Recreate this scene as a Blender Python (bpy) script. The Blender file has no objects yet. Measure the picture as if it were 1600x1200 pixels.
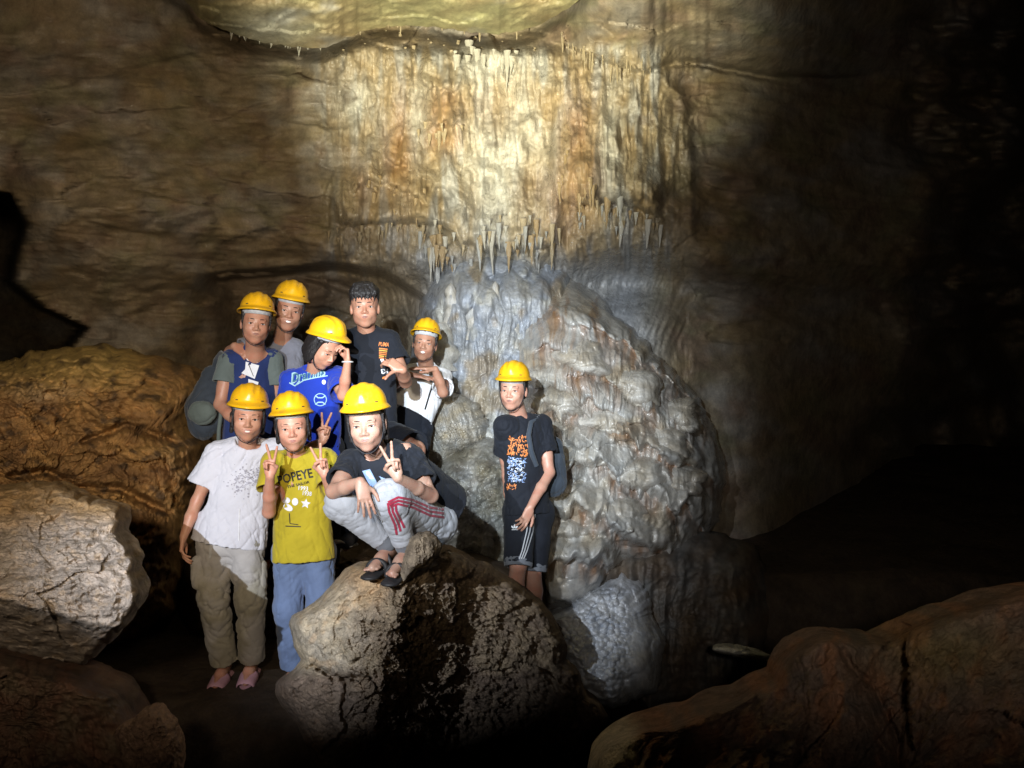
import bpy, math, random, time
import numpy as np
import openvdb as vdb
from mathutils import Vector, Matrix
from mathutils.bvhtree import BVHTree

T0 = time.time()
random.seed(7)
rng = np.random.default_rng(11)
scene = bpy.context.scene
COL = scene.collection

# ------------------------------------------------------------------ camera, world, light, exposure
F = 1230.0
CAMZ = 1.6
def P(px, py, d):
    """point of the cave seen in direction (px, py) at distance d ahead"""
    return Vector(((px - 800.0) / F * d, d, CAMZ - (py - 600.0) / F * d))

cam_data = bpy.data.cameras.new('camera')
cam_data.sensor_width = 36
cam_data.lens = 36 * F / 1600
cam_data.clip_start = 0.05
cam_data.clip_end = 200
cam = bpy.data.objects.new('camera', cam_data)
cam.location = (0, 0, CAMZ)
cam.rotation_euler = (math.radians(90), 0, 0)
COL.objects.link(cam)
scene.camera = cam

world = bpy.data.worlds.new("World")
scene.world = world
world.use_nodes = True
world.node_tree.nodes['Background'].inputs[0].default_value = (0.0012, 0.0011, 0.0013, 1)
world.node_tree.nodes['Background'].inputs[1].default_value = 0.25

def spot(name, loc, target, watt, color, angle, blend, radius):
    l = bpy.data.lights.new(name, 'SPOT')
    l.energy = watt; l.color = color; l.spot_size = math.radians(angle); l.spot_blend = blend
    l.shadow_soft_size = radius
    o = bpy.data.objects.new(name, l)
    o.location = loc
    d = Vector(target) - Vector(loc)
    o.rotation_euler = d.to_track_quat('-Z', 'Y').to_euler()
    COL.objects.link(o)
    return o

# torches held by the people next to the photographer plus two added fill lamps
spot('torch_on_ceiling', (-1.15, 0.7, 1.15), P(790, -20, 6.6), 5400, (1.0, 0.96, 0.70), 40, 1.0, 0.02)
spot('torch_on_people', (-1.55, -0.6, 2.25), P(615, 715, 4.6), 1030, (0.83, 0.90, 1.0), 34, 0.6, 0.012)
spot('torch_on_flowstone', (-0.5, 0.2, 2.2), P(790, 590, 6.4), 1850, (0.78, 0.90, 1.0), 36, 1.0, 0.02)
spot('warm_fill_lamp', (-0.6, -0.2, 2.0), P(290, 350, 6.0), 640, (1.0, 0.80, 0.56), 78, 1.0, 0.12)  # added warm fill over the left wall, no lamp of the cave
spot('dim_fill_lamp', (0.5, -0.1, 1.8), P(1230, 330, 6.0), 240, (1.0, 0.87, 0.74), 80, 1.0, 0.12)  # added weak fill so the right wall stays visible

scene.view_settings.view_transform = 'Standard'
scene.view_settings.look = 'None'
scene.view_settings.exposure = 0.0
scene.view_settings.gamma = 1.0
scene.view_settings.use_curve_mapping = False
scene.render.engine = 'CYCLES'
scene.cycles.use_denoising = True
scene.cycles.max_bounces = 5
scene.cycles.diffuse_bounces = 3
scene.cycles.glossy_bounces = 2
scene.cycles.sample_clamp_indirect = 3.0
scene.cycles.sample_clamp_direct = 12.0

# ------------------------------------------------------------------ noise
_pg = np.random.default_rng(5)
PERM = np.concatenate([_pg.permutation(1024)] * 3).astype(np.int32)
_g = _pg.normal(size=(1024, 3)); GRAD = (_g / np.linalg.norm(_g, axis=1)[:, None]).astype(np.float32)
RND = _pg.random((1024, 3)).astype(np.float32)

def perlin(x, y, z=None):
    x = np.asarray(x, np.float32); y = np.asarray(y, np.float32)
    z = np.zeros_like(x) if z is None else np.asarray(z, np.float32)
    xi = np.floor(x).astype(np.int32); yi = np.floor(y).astype(np.int32); zi = np.floor(z).astype(np.int32)
    xf = x - xi; yf = y - yi; zf = z - zi
    u = xf * xf * xf * (xf * (xf * 6 - 15) + 10); v = yf * yf * yf * (yf * (yf * 6 - 15) + 10)
    w = zf * zf * zf * (zf * (zf * 6 - 15) + 10)
    res = 0
    for dx in (0, 1):
        px = PERM[(xi + dx) & 1023]
        for dy in (0, 1):
            py = PERM[px + ((yi + dy) & 1023)]
            for dz in (0, 1):
                h = PERM[py + ((zi + dz) & 1023)]
                g = GRAD[h]
                dot = g[..., 0] * (xf - dx) + g[..., 1] * (yf - dy) + g[..., 2] * (zf - dz)
                res = res + dot * (u if dx else 1 - u) * (v if dy else 1 - v) * (w if dz else 1 - w)
    return res * 1.6

def fbm(x, y, z=None, o=4, gain=0.5):
    a = 1.0; s = 0; t = 0
    z = 0 * x if z is None else z
    for i in range(o):
        s = s + a * perlin(x + 17.3 * i, y + 5.1 * i, z + 3.7 * i); t += a
        a *= gain; x = x * 2.03; y = y * 2.03; z = z * 2.03
    return s / t

def ridged(x, y, z=None, o=4, gain=0.55):
    a = 1.0; s = 0; t = 0
    z = 0 * x if z is None else z
    for i in range(o):
        n = 1 - np.abs(perlin(x + 11.3 * i, y + 9.1 * i, z + 1.7 * i)) * 1.6
        s = s + a * n * n; t += a
        a *= gain; x = x * 2.07; y = y * 2.07; z = z * 2.07
    return s / t

def worley(x, y, jitter=0.9):
    x = np.asarray(x, np.float32); y = np.asarray(y, np.float32)
    xi = np.floor(x).astype(np.int32); yi = np.floor(y).astype(np.int32)
    f1 = np.full(x.shape, 9, np.float32); f2 = f1.copy(); idr = np.zeros(x.shape, np.float32)
    for dx in (-1, 0, 1):
        for dy in (-1, 0, 1):
            h = PERM[PERM[(xi + dx) & 1023] + ((yi + dy) & 1023)]
            r = RND[h]
            cx = xi + dx + 0.5 + (r[..., 0] - 0.5) * jitter; cy = yi + dy + 0.5 + (r[..., 1] - 0.5) * jitter
            d = np.hypot(x - cx, y - cy)
            closer = d < f1
            f2 = np.where(closer, f1, np.minimum(f2, d)); idr = np.where(closer, r[..., 2], idr)
            f1 = np.where(closer, d, f1)
    return f1, f2, idr

def facets(px, py, cell, amp, tilt=2.0, warp=.35):
    """broken rock: every cell is a tilted plane of its own with a step at its border"""
    x = px / cell + warp * fbm(px / cell * .7, py / cell * .7, o=3); y = py / cell + warp * fbm(px / cell * .7 + 31, py / cell * .7, o=3)
    x = np.asarray(x, np.float32); y = np.asarray(y, np.float32)
    xi = np.floor(x).astype(np.int32); yi = np.floor(y).astype(np.int32)
    f1 = np.full(x.shape, 9, np.float32); h = np.zeros(x.shape, np.float32)
    for dx in (-1, 0, 1):
        for dy in (-1, 0, 1):
            k = PERM[PERM[(xi + dx) & 1023] + ((yi + dy) & 1023)]; r = RND[k]; q = RND[(k + 77) & 1023]
            ux = x - (xi + dx + r[..., 0]); uy = y - (yi + dy + r[..., 1])
            d = ux * ux + uy * uy
            c_ = d < f1
            h = np.where(c_, (q[..., 0] - .5) + ((q[..., 1] - .5) * ux + (r[..., 2] - .5) * uy) * tilt, h); f1 = np.where(c_, d, f1)
    return amp * h

def sstep(a, b, x):
    t = np.clip((x - a) / (b - a), 0, 1)
    return t * t * (3 - 2 * t)

def gauss(x, y, cx, cy, sx, sy):
    return np.exp(-((x - cx) / sx) ** 2 - ((y - cy) / sy) ** 2)

# ------------------------------------------------------------------ materials
def new_mat(name):
    m = bpy.data.materials.new(name); m.use_nodes = True
    nt = m.node_tree; b = nt.nodes['Principled BSDF']
    return m, nt, b

def node(nt, typ, **kw):
    n = nt.nodes.new(typ)
    for k, v in kw.items(): setattr(n, k, v)
    return n

def rock_mat(name, rough=0.6, wet=0.0, bump=0.4, scale=40, grain=120, tone=0.35, spec=0.4, wetmap=False):
    m, nt, b = new_mat(name)
    L = nt.links.new
    at = node(nt, 'ShaderNodeAttribute', attribute_name='Col')
    tc = node(nt, 'ShaderNodeTexCoord')
    n1 = node(nt, 'ShaderNodeTexNoise'); n1.inputs['Scale'].default_value = scale * 0.35; n1.inputs['Detail'].default_value = 8; n1.inputs['Roughness'].default_value = 0.65
    n2 = node(nt, 'ShaderNodeTexNoise'); n2.inputs['Scale'].default_value = grain; n2.inputs['Detail'].default_value = 5; n2.inputs['Roughness'].default_value = 0.7
    n3 = node(nt, 'ShaderNodeTexNoise'); n3.inputs['Scale'].default_value = scale; n3.inputs['Detail'].default_value = 6
    for n in (n1, n2, n3): L(tc.outputs['Object'], n.inputs['Vector'])
    mr = node(nt, 'ShaderNodeMapRange'); mr.inputs[1].default_value = 0.3; mr.inputs[2].default_value = 0.7
    mr.inputs[3].default_value = 1 - tone; mr.inputs[4].default_value = 1 + tone
    L(n1.outputs['Fac'], mr.inputs[0])
    mr2 = node(nt, 'ShaderNodeMapRange'); mr2.inputs[1].default_value = 0.3; mr2.inputs[2].default_value = 0.7
    mr2.inputs[3].default_value = 0.82; mr2.inputs[4].default_value = 1.15
    L(n2.outputs['Fac'], mr2.inputs[0])
    mu = node(nt, 'ShaderNodeMath', operation='MULTIPLY'); L(mr.outputs[0], mu.inputs[0]); L(mr2.outputs[0], mu.inputs[1])
    mx = node(nt, 'ShaderNodeVectorMath', operation='SCALE'); L(at.outputs['Color'], mx.inputs[0]); L(mu.outputs[0], mx.inputs['Scale'])
    L(mx.outputs[0], b.inputs['Base Color'])
    rr = node(nt, 'ShaderNodeMapRange'); rr.inputs[1].default_value = 0.35; rr.inputs[2].default_value = 0.65
    rr.inputs[3].default_value = rough - 0.12; rr.inputs[4].default_value = rough + 0.15
    L(n3.outputs['Fac'], rr.inputs[0]); L(rr.outputs[0], b.inputs['Roughness'])
    b.inputs['Specular IOR Level'].default_value = spec
    b.inputs['Coat Weight'].default_value = wet
    b.inputs['Coat Roughness'].default_value = 0.09
    if wetmap:      # painted wetness: dry where 0, wet where 1
        w1 = node(nt, 'ShaderNodeMapRange'); w1.inputs[3].default_value = 0.75; w1.inputs[4].default_value = rough
        L(at.outputs['Alpha'], w1.inputs[0])
        w2 = node(nt, 'ShaderNodeMath', operation='ADD'); w3 = node(nt, 'ShaderNodeMath', operation='SUBTRACT')
        L(rr.outputs[0], w3.inputs[0]); w3.inputs[1].default_value = rough
        L(w3.outputs[0], w2.inputs[0]); L(w1.outputs[0], w2.inputs[1]); L(w2.outputs[0], b.inputs['Roughness'])
        w4 = node(nt, 'ShaderNodeMath', operation='MULTIPLY'); w4.inputs[1].default_value = wet; L(at.outputs['Alpha'], w4.inputs[0]); L(w4.outputs[0], b.inputs['Coat Weight'])
        w5 = node(nt, 'ShaderNodeMapRange'); w5.inputs[3].default_value = bump * .35; w5.inputs[4].default_value = bump; L(at.outputs['Alpha'], w5.inputs[0])
    b1 = node(nt, 'ShaderNodeBump'); b1.inputs['Strength'].default_value = bump; b1.inputs['Distance'].default_value = 0.02
    b2 = node(nt, 'ShaderNodeBump'); b2.inputs['Strength'].default_value = bump; b2.inputs['Distance'].default_value = 0.006
    if wetmap: L(w5.outputs[0], b1.inputs['Strength']); L(w5.outputs[0], b2.inputs['Strength'])
    L(n3.outputs['Fac'], b1.inputs['Height']); L(n2.outputs['Fac'], b2.inputs['Height']); L(b1.outputs[0], b2.inputs['Normal'])
    L(b2.outputs[0], b.inputs['Normal']); L(b2.outputs[0], b.inputs['Coat Normal'])
    return m

M_WALL = rock_mat('cave_limestone', rough=0.62, bump=0.5, scale=9, grain=45, tone=0.4)
M_FLOW = rock_mat('wet_flowstone', rough=0.36, wet=0.35, bump=0.8, scale=22, grain=80, tone=0.3, spec=0.5)
M_CAVE = rock_mat('cave_wall_stone', rough=0.28, wet=0.8, bump=1.0, scale=20, grain=65, tone=0.35, spec=0.4, wetmap=True)
M_MOUND = rock_mat('smooth_flowstone', rough=0.32, wet=0.6, bump=0.45, scale=14, grain=60, tone=0.25, spec=0.5)
M_ROCK = rock_mat('dusty_rock', rough=0.9, bump=0.9, scale=45, grain=170, tone=0.4, spec=0.12)
M_MUD = rock_mat('clay_rock', rough=0.7, bump=0.5, scale=20, grain=90, tone=0.45, spec=0.3)

def fabric(name, color, rough=0.85, var=0.12, weave=700, sheen=0.15, color2=None, scale2=6, thr=(0.45, 0.6)):
    m, nt, b = new_mat(name); L = nt.links.new
    tc = node(nt, 'ShaderNodeTexCoord')
    n1 = node(nt, 'ShaderNodeTexNoise'); n1.inputs['Scale'].default_value = 9; n1.inputs['Detail'].default_value = 5
    n5 = node(nt, 'ShaderNodeTexNoise'); n5.inputs['Scale'].default_value = 24; n5.inputs['Detail'].default_value = 6; n5.inputs['Distortion'].default_value = 1.2; L(tc.outputs['Object'], n5.inputs['Vector'])
    n2 = node(nt, 'ShaderNodeTexNoise'); n2.inputs['Scale'].default_value = weave; n2.inputs['Detail'].default_value = 2
    L(tc.outputs['Object'], n1.inputs['Vector']); L(tc.outputs['Object'], n2.inputs['Vector'])
    mr = node(nt, 'ShaderNodeMapRange'); mr.inputs[1].default_value = 0.3; mr.inputs[2].default_value = 0.7
    mr.inputs[3].default_value = 1 - var; mr.inputs[4].default_value = 1 + var
    L(n1.outputs['Fac'], mr.inputs[0])
    mx = node(nt, 'ShaderNodeVectorMath', operation='SCALE')
    if color2 is None:
        mx.inputs[0].default_value = color[:3]
    else:
        n4 = node(nt, 'ShaderNodeTexNoise'); n4.inputs['Scale'].default_value = scale2; n4.inputs['Detail'].default_value = 4
        L(tc.outputs['Object'], n4.inputs['Vector'])
        m4 = node(nt, 'ShaderNodeMapRange'); m4.inputs[1].default_value = thr[0]; m4.inputs[2].default_value = thr[1]
        L(n4.outputs['Fac'], m4.inputs[0])
        mc = node(nt, 'ShaderNodeMix', data_type='RGBA')
        mc.inputs[6].default_value = (*color[:3], 1); mc.inputs[7].default_value = (*color2[:3], 1)
        L(m4.outputs[0], mc.inputs[0]); L(mc.outputs[2], mx.inputs[0])
    L(mr.outputs[0], mx.inputs['Scale']); L(mx.outputs[0], b.inputs['Base Color'])
    b.inputs['Roughness'].default_value = rough
    b.inputs['Sheen Weight'].default_value = sheen
    b.inputs['Specular IOR Level'].default_value = 0.25
    bp = node(nt, 'ShaderNodeBump'); bp.inputs['Strength'].default_value = 0.25; bp.inputs['Distance'].default_value = 0.002
    L(n2.outputs['Fac'], bp.inputs['Height'])
    bq = node(nt, 'ShaderNodeBump'); bq.inputs['Strength'].default_value = 0.5; bq.inputs['Distance'].default_value = 0.005
    L(n5.outputs['Fac'], bq.inputs['Height']); L(bq.outputs[0], bp.inputs['Normal']); L(bp.outputs[0], b.inputs['Normal'])
    return m

def plain(name, color, rough=0.5, spec=0.4, coat=0.0, bump=0.0, bscale=60, var=0.06, sss=0.0):
    m, nt, b = new_mat(name); L = nt.links.new
    tc = node(nt, 'ShaderNodeTexCoord')
    n1 = node(nt, 'ShaderNodeTexNoise'); n1.inputs['Scale'].default_value = bscale; n1.inputs['Detail'].default_value = 5
    L(tc.outputs['Object'], n1.inputs['Vector'])
    mr = node(nt, 'ShaderNodeMapRange'); mr.inputs[1].default_value = 0.3; mr.inputs[2].default_value = 0.7
    mr.inputs[3].default_value = 1 - var; mr.inputs[4].default_value = 1 + var
    L(n1.outputs['Fac'], mr.inputs[0])
    mx = node(nt, 'ShaderNodeVectorMath', operation='SCALE'); mx.inputs[0].default_value = color[:3]
    L(mr.outputs[0], mx.inputs['Scale']); L(mx.outputs[0], b.inputs['Base Color'])
    b.inputs['Roughness'].default_value = rough
    b.inputs['Specular IOR Level'].default_value = spec
    b.inputs['Coat Weight'].default_value = coat
    b.inputs['Coat Roughness'].default_value = 0.15
    if sss:
        n9 = node(nt, 'ShaderNodeTexNoise'); n9.inputs['Scale'].default_value = 19; n9.inputs['Detail'].default_value = 4; L(tc.outputs['Object'], n9.inputs['Vector'])
        r9 = node(nt, 'ShaderNodeMapRange'); r9.inputs[1].default_value = .42; r9.inputs[2].default_value = .68; r9.inputs[4].default_value = .55; L(n9.outputs['Fac'], r9.inputs[0])
        m9 = node(nt, 'ShaderNodeMix', data_type='RGBA'); L(r9.outputs[0], m9.inputs[0]); L(mx.outputs[0], m9.inputs[6]); m9.inputs[7].default_value = (color[0] * .98, color[1] * .70, color[2] * .66, 1)
        L(m9.outputs[2], b.inputs['Base Color'])
        q9 = node(nt, 'ShaderNodeMapRange'); q9.inputs[3].default_value = rough - .12; q9.inputs[4].default_value = rough + .14; L(n1.outputs['Fac'], q9.inputs[0]); L(q9.outputs[0], b.inputs['Roughness'])
        b.inputs['Subsurface Weight'].default_value = sss
        b.inputs['Subsurface Radius'].default_value = (0.012, 0.005, 0.003)
        b.inputs['Subsurface Scale'].default_value = 0.6
    if bump:
        bp = node(nt, 'ShaderNodeBump'); bp.inputs['Strength'].default_value = bump; bp.inputs['Distance'].default_value = 0.003
        L(n1.outputs['Fac'], bp.inputs['Height']); L(bp.outputs[0], b.inputs['Normal'])
    return m

M_HELMET = plain('yellow_helmet_plastic', (0.78, 0.42, 0.010), rough=0.36, spec=0.4, coat=0.15, var=0.05, bscale=12)
def muddy(m):
    nt = m.node_tree; L = nt.links.new; bs = nt.nodes['Principled BSDF']
    src = bs.inputs['Base Color'].links[0].from_socket
    tc = node(nt, 'ShaderNodeTexCoord')
    n1 = node(nt, 'ShaderNodeTexNoise'); n1.inputs['Scale'].default_value = 16; n1.inputs['Detail'].default_value = 9; n1.inputs['Roughness'].default_value = .7
    n2 = node(nt, 'ShaderNodeTexNoise'); n2.inputs['Scale'].default_value = 70; n2.inputs['Detail'].default_value = 6; n2.inputs['Distortion'].default_value = 2
    L(tc.outputs['Object'], n1.inputs['Vector']); L(tc.outputs['Object'], n2.inputs['Vector'])
    r = node(nt, 'ShaderNodeMapRange'); r.inputs[1].default_value = .56; r.inputs[2].default_value = .72; r.inputs[4].default_value = .75; L(n1.outputs['Fac'], r.inputs[0])
    r2 = node(nt, 'ShaderNodeMapRange'); r2.inputs[1].default_value = .62; r2.inputs[2].default_value = .66; r2.inputs[4].default_value = .5; L(n2.outputs['Fac'], r2.inputs[0])
    mm = node(nt, 'ShaderNodeMath', operation='MAXIMUM'); L(r.outputs[0], mm.inputs[0]); L(r2.outputs[0], mm.inputs[1])
    mc = node(nt, 'ShaderNodeMix', data_type='RGBA'); L(mm.outputs[0], mc.inputs[0]); L(src, mc.inputs[6]); mc.inputs[7].default_value = (.30, .17, .04, 1)
    L(mc.outputs[2], bs.inputs['Base Color'])
    rr = node(nt, 'ShaderNodeMapRange'); rr.inputs[3].default_value = .32; rr.inputs[4].default_value = .7; L(mm.outputs[0], rr.inputs[0]); L(rr.outputs[0], bs.inputs['Roughness'])
muddy(M_HELMET)
M_BAND = plain('grey_suspension_plastic', (0.42, 0.44, 0.46), rough=0.5, var=0.2, bscale=60)
M_STRAP = plain('black_webbing', (0.02, 0.02, 0.024), rough=0.8)
M_HAIR = plain('black_hair', (0.010, 0.008, 0.008), rough=0.55, spec=0.5, bump=1.0, bscale=160, var=0.3)
M_EYEW = plain('eye_white', (0.42, 0.41, 0.40), rough=0.25)
M_IRIS = plain('dark_iris', (0.012, 0.008, 0.006), rough=0.15)
M_LIP = plain('lip', (0.34, 0.14, 0.125), rough=0.42)
M_LIPM = plain('brownish_lip', (0.23, 0.10, 0.08), rough=0.5)
M_TEETH = plain('teeth', (0.7, 0.68, 0.62), rough=0.3)

# ------------------------------------------------------------------ object helpers
def mesh_np(name, v, f, smooth=True, col=None):
    """v (n,3), f (m,3|4) arrays"""
    me = bpy.data.meshes.new(name)
    v = np.ascontiguousarray(v, np.float32); f = np.ascontiguousarray(f, np.int32)
    k = f.shape[1]
    me.vertices.add(len(v)); me.vertices.foreach_set('co', v.ravel())
    me.loops.add(f.size); me.loops.foreach_set('vertex_index', f.ravel())
    me.polygons.add(len(f)); me.polygons.foreach_set('loop_start', np.arange(0, f.size, k, dtype=np.int32))
    me.update(calc_edges=True)
    if smooth: me.polygons.foreach_set('use_smooth', np.ones(len(f), bool))
    if col is not None:
        a = me.color_attributes.new('Col', 'FLOAT_COLOR', 'POINT')
        c = np.ones((len(v), 4), np.float32); c[:, :col.shape[1]] = col
        a.data.foreach_set('color', c.ravel())
    return me

def obj(name, me, mat=None, parent=None, label=None, cat=None, group=None, kind=None, loc=None):
    if mat is not None and len(me.materials) == 0: me.materials.append(mat)
    o = bpy.data.objects.new(name, me); COL.objects.link(o)
    if parent is not None: o.parent = parent
    if loc is not None: o.location = loc
    if label: o['label'] = label
    if cat: o['category'] = cat
    if group: o['group'] = group
    if kind: o['kind'] = kind
    return o

def empty(name, loc, label=None, cat=None, group=None):
    o = bpy.data.objects.new(name, None); COL.objects.link(o); o.location = loc
    o.empty_display_size = 0.1
    if label: o['label'] = label
    if cat: o['category'] = cat
    if group: o['group'] = group
    return o

def grid_faces(nu, nv, wrap=False):
    """verts indexed [v*nu + u]"""
    u = np.arange(nu if wrap else nu - 1); v = np.arange(nv - 1)
    U, V = np.meshgrid(u, v)
    U2 = (U + 1) % nu
    return np.stack([V * nu + U, V * nu + U2, (V + 1) * nu + U2, (V + 1) * nu + U], -1).reshape(-1, 4)

def to_world(px, py, d):
    return np.stack([(px - 800.0) / F * d, d, CAMZ - (py - 600.0) / F * d], -1)

def mix(a, b, t):
    t = np.clip(t, 0, 1)[..., None]
    return a * (1 - t) + b * t

C = lambda *c: np.array(c, np.float32)
OCHRE = C(.26, .19, .10); TAN = C(.25, .21, .15); GREY = C(.27, .27, .26); WHITE = C(.46, .455, .41)
ORANGE = C(.27, .135, .045); DARK = C(.07, .05, .038); BROWN = C(.14, .10, .065); BLUE = C(.25, .28, .33)
REDB = C(.16, .105, .075)

# ------------------------------------------------------------------ rock pillows: closed bodies with real thickness
def pillow(name, outline, depth, detail, colour, mat, thick=0.6, nth=360, ns=110, edge=0.35, rough_out=3.0, power=2.0,
           centre=None, disp3=0.02, dscale=3.0, **kw):
    """a closed rock: outline as seen from the front, front relief given by depth() and detail(), rounded back"""
    pts = np.array(outline, float)
    c = pts.mean(0) if centre is None else np.array(centre, float)
    # resample the outline by angle about the centre
    ang = np.arctan2(pts[:, 1] - c[1], pts[:, 0] - c[0])
    th = np.linspace(-math.pi, math.pi, nth, endpoint=False)
    R = np.zeros(nth)
    n = len(pts)
    for i in range(n):
        a, b = pts[i] - c, pts[(i + 1) % n] - c
        cr = a[0] * b[1] - a[1] * b[0]
        if abs(cr) < 1e-9: continue
        dx, dy = np.cos(th), np.sin(th)
        # solve t*dir = a + s*(b-a)
        e = b - a
        den = dx * e[1] - dy * e[0]
        den = np.where(abs(den) < 1e-9, 1e-9, den)
        t = (a[0] * e[1] - a[1] * e[0]) / den
        s = (a[0] * dy - a[1] * dx) / den
        ok = (t > 0) & (s >= -1e-6) & (s <= 1 + 1e-6)
        R = np.where(ok & (t > R), t, R)
    for _ in range(2): R = (np.roll(R, 1) + 2 * R + np.roll(R, -1)) / 4
    R = R + rough_out * (fbm(np.cos(th) * 9 + c[0], np.sin(th) * 9, o=4)) * 2.0
    nf = ns; nb = max(12, ns // 3)
    sf = 1 - (1 - np.linspace(0.004, 1, nf)) ** 1.0
    TH, S = np.meshgrid(th, sf)
    RR = R[None, :]
    X = c[0] + np.cos(TH) * S * RR; Y = c[1] + np.sin(TH) * S * RR
    e = np.clip((S - (1 - edge)) / edge, 0, 1)
    rim = thick * 0.5 * (1 - np.sqrt(np.clip(1 - e ** power, 0, 1)))
    D0 = depth(X, Y)
    D = D0 + rim - detail(X, Y) * (1 - 0.6 * e ** 3)
    vf = to_world(X, Y, D)
    # back
    sb = np.linspace(1, 0.004, nb)[1:]
    THb, SB = np.meshgrid(th, sb)
    Xb = c[0] + np.cos(THb) * SB * RR; Yb = c[1] + np.sin(THb) * SB * RR
    Db = depth(Xb, Yb) + thick * (0.5 + 0.5 * np.sqrt(np.clip(1 - SB ** 2, 0, 1)))
    # ray widening: keep the back no wider than the rim
    Xb2 = 800 + (Xb - 800) * (depth(Xb, Yb) + thick * .5) / Db; Yb2 = 600 + (Yb - 600) * (depth(Xb, Yb) + thick * .5) / Db
    vb = to_world(Xb2, Yb2, Db)
    v = np.concatenate([vf.reshape(-1, 3), vb.reshape(-1, 3)])
    f = grid_faces(nth, nf + nb - 1, True)
    # caps
    v = np.concatenate([v, [vf[0].mean(0)], [vb[-1].mean(0)]])
    i0 = len(v) - 2; i1 = len(v) - 1
    base = (nf + nb - 2) * nth
    k = np.arange(nth); k2 = (k + 1) % nth
    cap0 = np.stack([np.full(nth, i0), k2, k, k], -1); cap1 = np.stack([np.full(nth, i1), base + k, base + k2, base + k2], -1)
    px = np.concatenate([X.ravel(), Xb.ravel(), [c[0], c[0]]]); py = np.concatenate([Y.ravel(), Yb.ravel(), [c[1], c[1]]])
    if disp3:
        q = v * dscale
        v = v + disp3 * np.stack([fbm(q[:, 0], q[:, 1], q[:, 2], 5), fbm(q[:, 0] + 31, q[:, 1], q[:, 2], 5), fbm(q[:, 0], q[:, 1] + 47, q[:, 2], 5)], -1)
    col = colour(px, py)
    me = bpy.data.meshes.new(name)
    f3 = np.concatenate([cap0[:, :3], cap1[:, :3]])
    nq = len(f)
    me.vertices.add(len(v)); me.vertices.foreach_set('co', np.ascontiguousarray(v, np.float32).ravel())
    li = np.concatenate([f.ravel(), f3.ravel()]).astype(np.int32)
    me.loops.add(len(li)); me.loops.foreach_set('vertex_index', li)
    ls = np.concatenate([np.arange(0, nq * 4, 4), nq * 4 + np.arange(0, len(f3) * 3, 3)]).astype(np.int32)
    me.polygons.add(len(ls)); me.polygons.foreach_set('loop_start', ls)
    me.update(calc_edges=True)
    me.polygons.foreach_set('use_smooth', np.ones(len(ls), bool))
    a = me.color_attributes.new('Col', 'FLOAT_COLOR', 'POINT')
    cc = np.ones((len(v), 4), np.float32); cc[:, :3] = col
    a.data.foreach_set('color', cc.ravel())
    return obj(name, me, mat, **kw)

# relief functions (metres, positive = towards the viewer)
def nodules(px, py, cell, amp, asp=1.3, warp=0.35):
    u = px / cell; v = py / (cell * asp)
    u = u + warp * fbm(px / cell * .5, py / cell * .5, o=2); v = v + warp * fbm(px / cell * .5 + 40, py / cell * .5, o=2)
    f1, f2, r = worley(u, v)
    return amp * (np.sqrt(np.clip(1 - (f1 / 0.78) ** 2, 0, 1)) * (0.55 + 0.6 * r))

def flutes(px, py, w, amp, length=9.0):
    wx = px + 3 * perlin(px / 50, py / 110)
    a = 1 - np.abs(perlin(wx / w, py / (w * length))) * 2
    b = 1 - np.abs(perlin(wx / w * 2.1 + 50, py / (w * length * .6))) * 2
    return amp * (0.65 * a + 0.35 * b)

def grit(px, py, w, amp, o=4):
    return amp * (ridged(px / w, py / w, o=o) - 0.5) * 2

def cracks(px, py, w, amp, seed=0):
    f1, f2, r = worley(px / w + 0.6 * fbm(px / w, py / w + seed, o=3) + seed, py / w * 1.4 + 0.6 * fbm(px / w + 7, py / w, o=3))
    return -amp * np.exp(-((f2 - f1) / 0.045) ** 2)

def line_groove(px, py, pts, width):
    """1 on a polyline, falling off within width"""
    d = np.full(px.shape, 1e9)
    for (x0, y0), (x1, y1) in zip(pts[:-1], pts[1:]):
        ex, ey = x1 - x0, y1 - y0
        t = np.clip(((px - x0) * ex + (py - y0) * ey) / (ex * ex + ey * ey), 0, 1)
        d = np.minimum(d, np.hypot(px - x0 - t * ex, py - y0 - t * ey))
    return np.exp(-(d / width) ** 2)

def interp_line(px, pts):
    pts = np.array(pts, float)
    return np.interp(px, pts[:, 0], pts[:, 1])

# ------------------------------------------------------------------ the cave wall: one continuous relief behind everything
def axis(fine0, fine1, lo, hi, sf, sc):
    a = np.arange(lo, fine0, sc); b = np.arange(fine0, fine1, sf); c = np.arange(fine1, hi + sc, sc)
    return np.concatenate([a, b, c])

CEIL_EDGE = [(-400, -130), (200, -60), (290, 0), (310, 28), (345, 45), (400, 64), (450, 72), (500, 76), (525, 68), (560, 50), (600, 42), (640, 40), (680, 42), (735, 50),
             (770, 53), (805, 50), (840, 40), (870, 24), (900, 4), (940, -30), (1100, -90), (2000, -140)]
LIP2 = [(850, 60), (890, 74), (930, 90), (970, 104), (1005, 114), (1030, 104), (1050, 94), (1090, 94), (1150, 106), (1210, 118), (1300, 122), (1450, 110), (1700, 70)]

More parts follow.
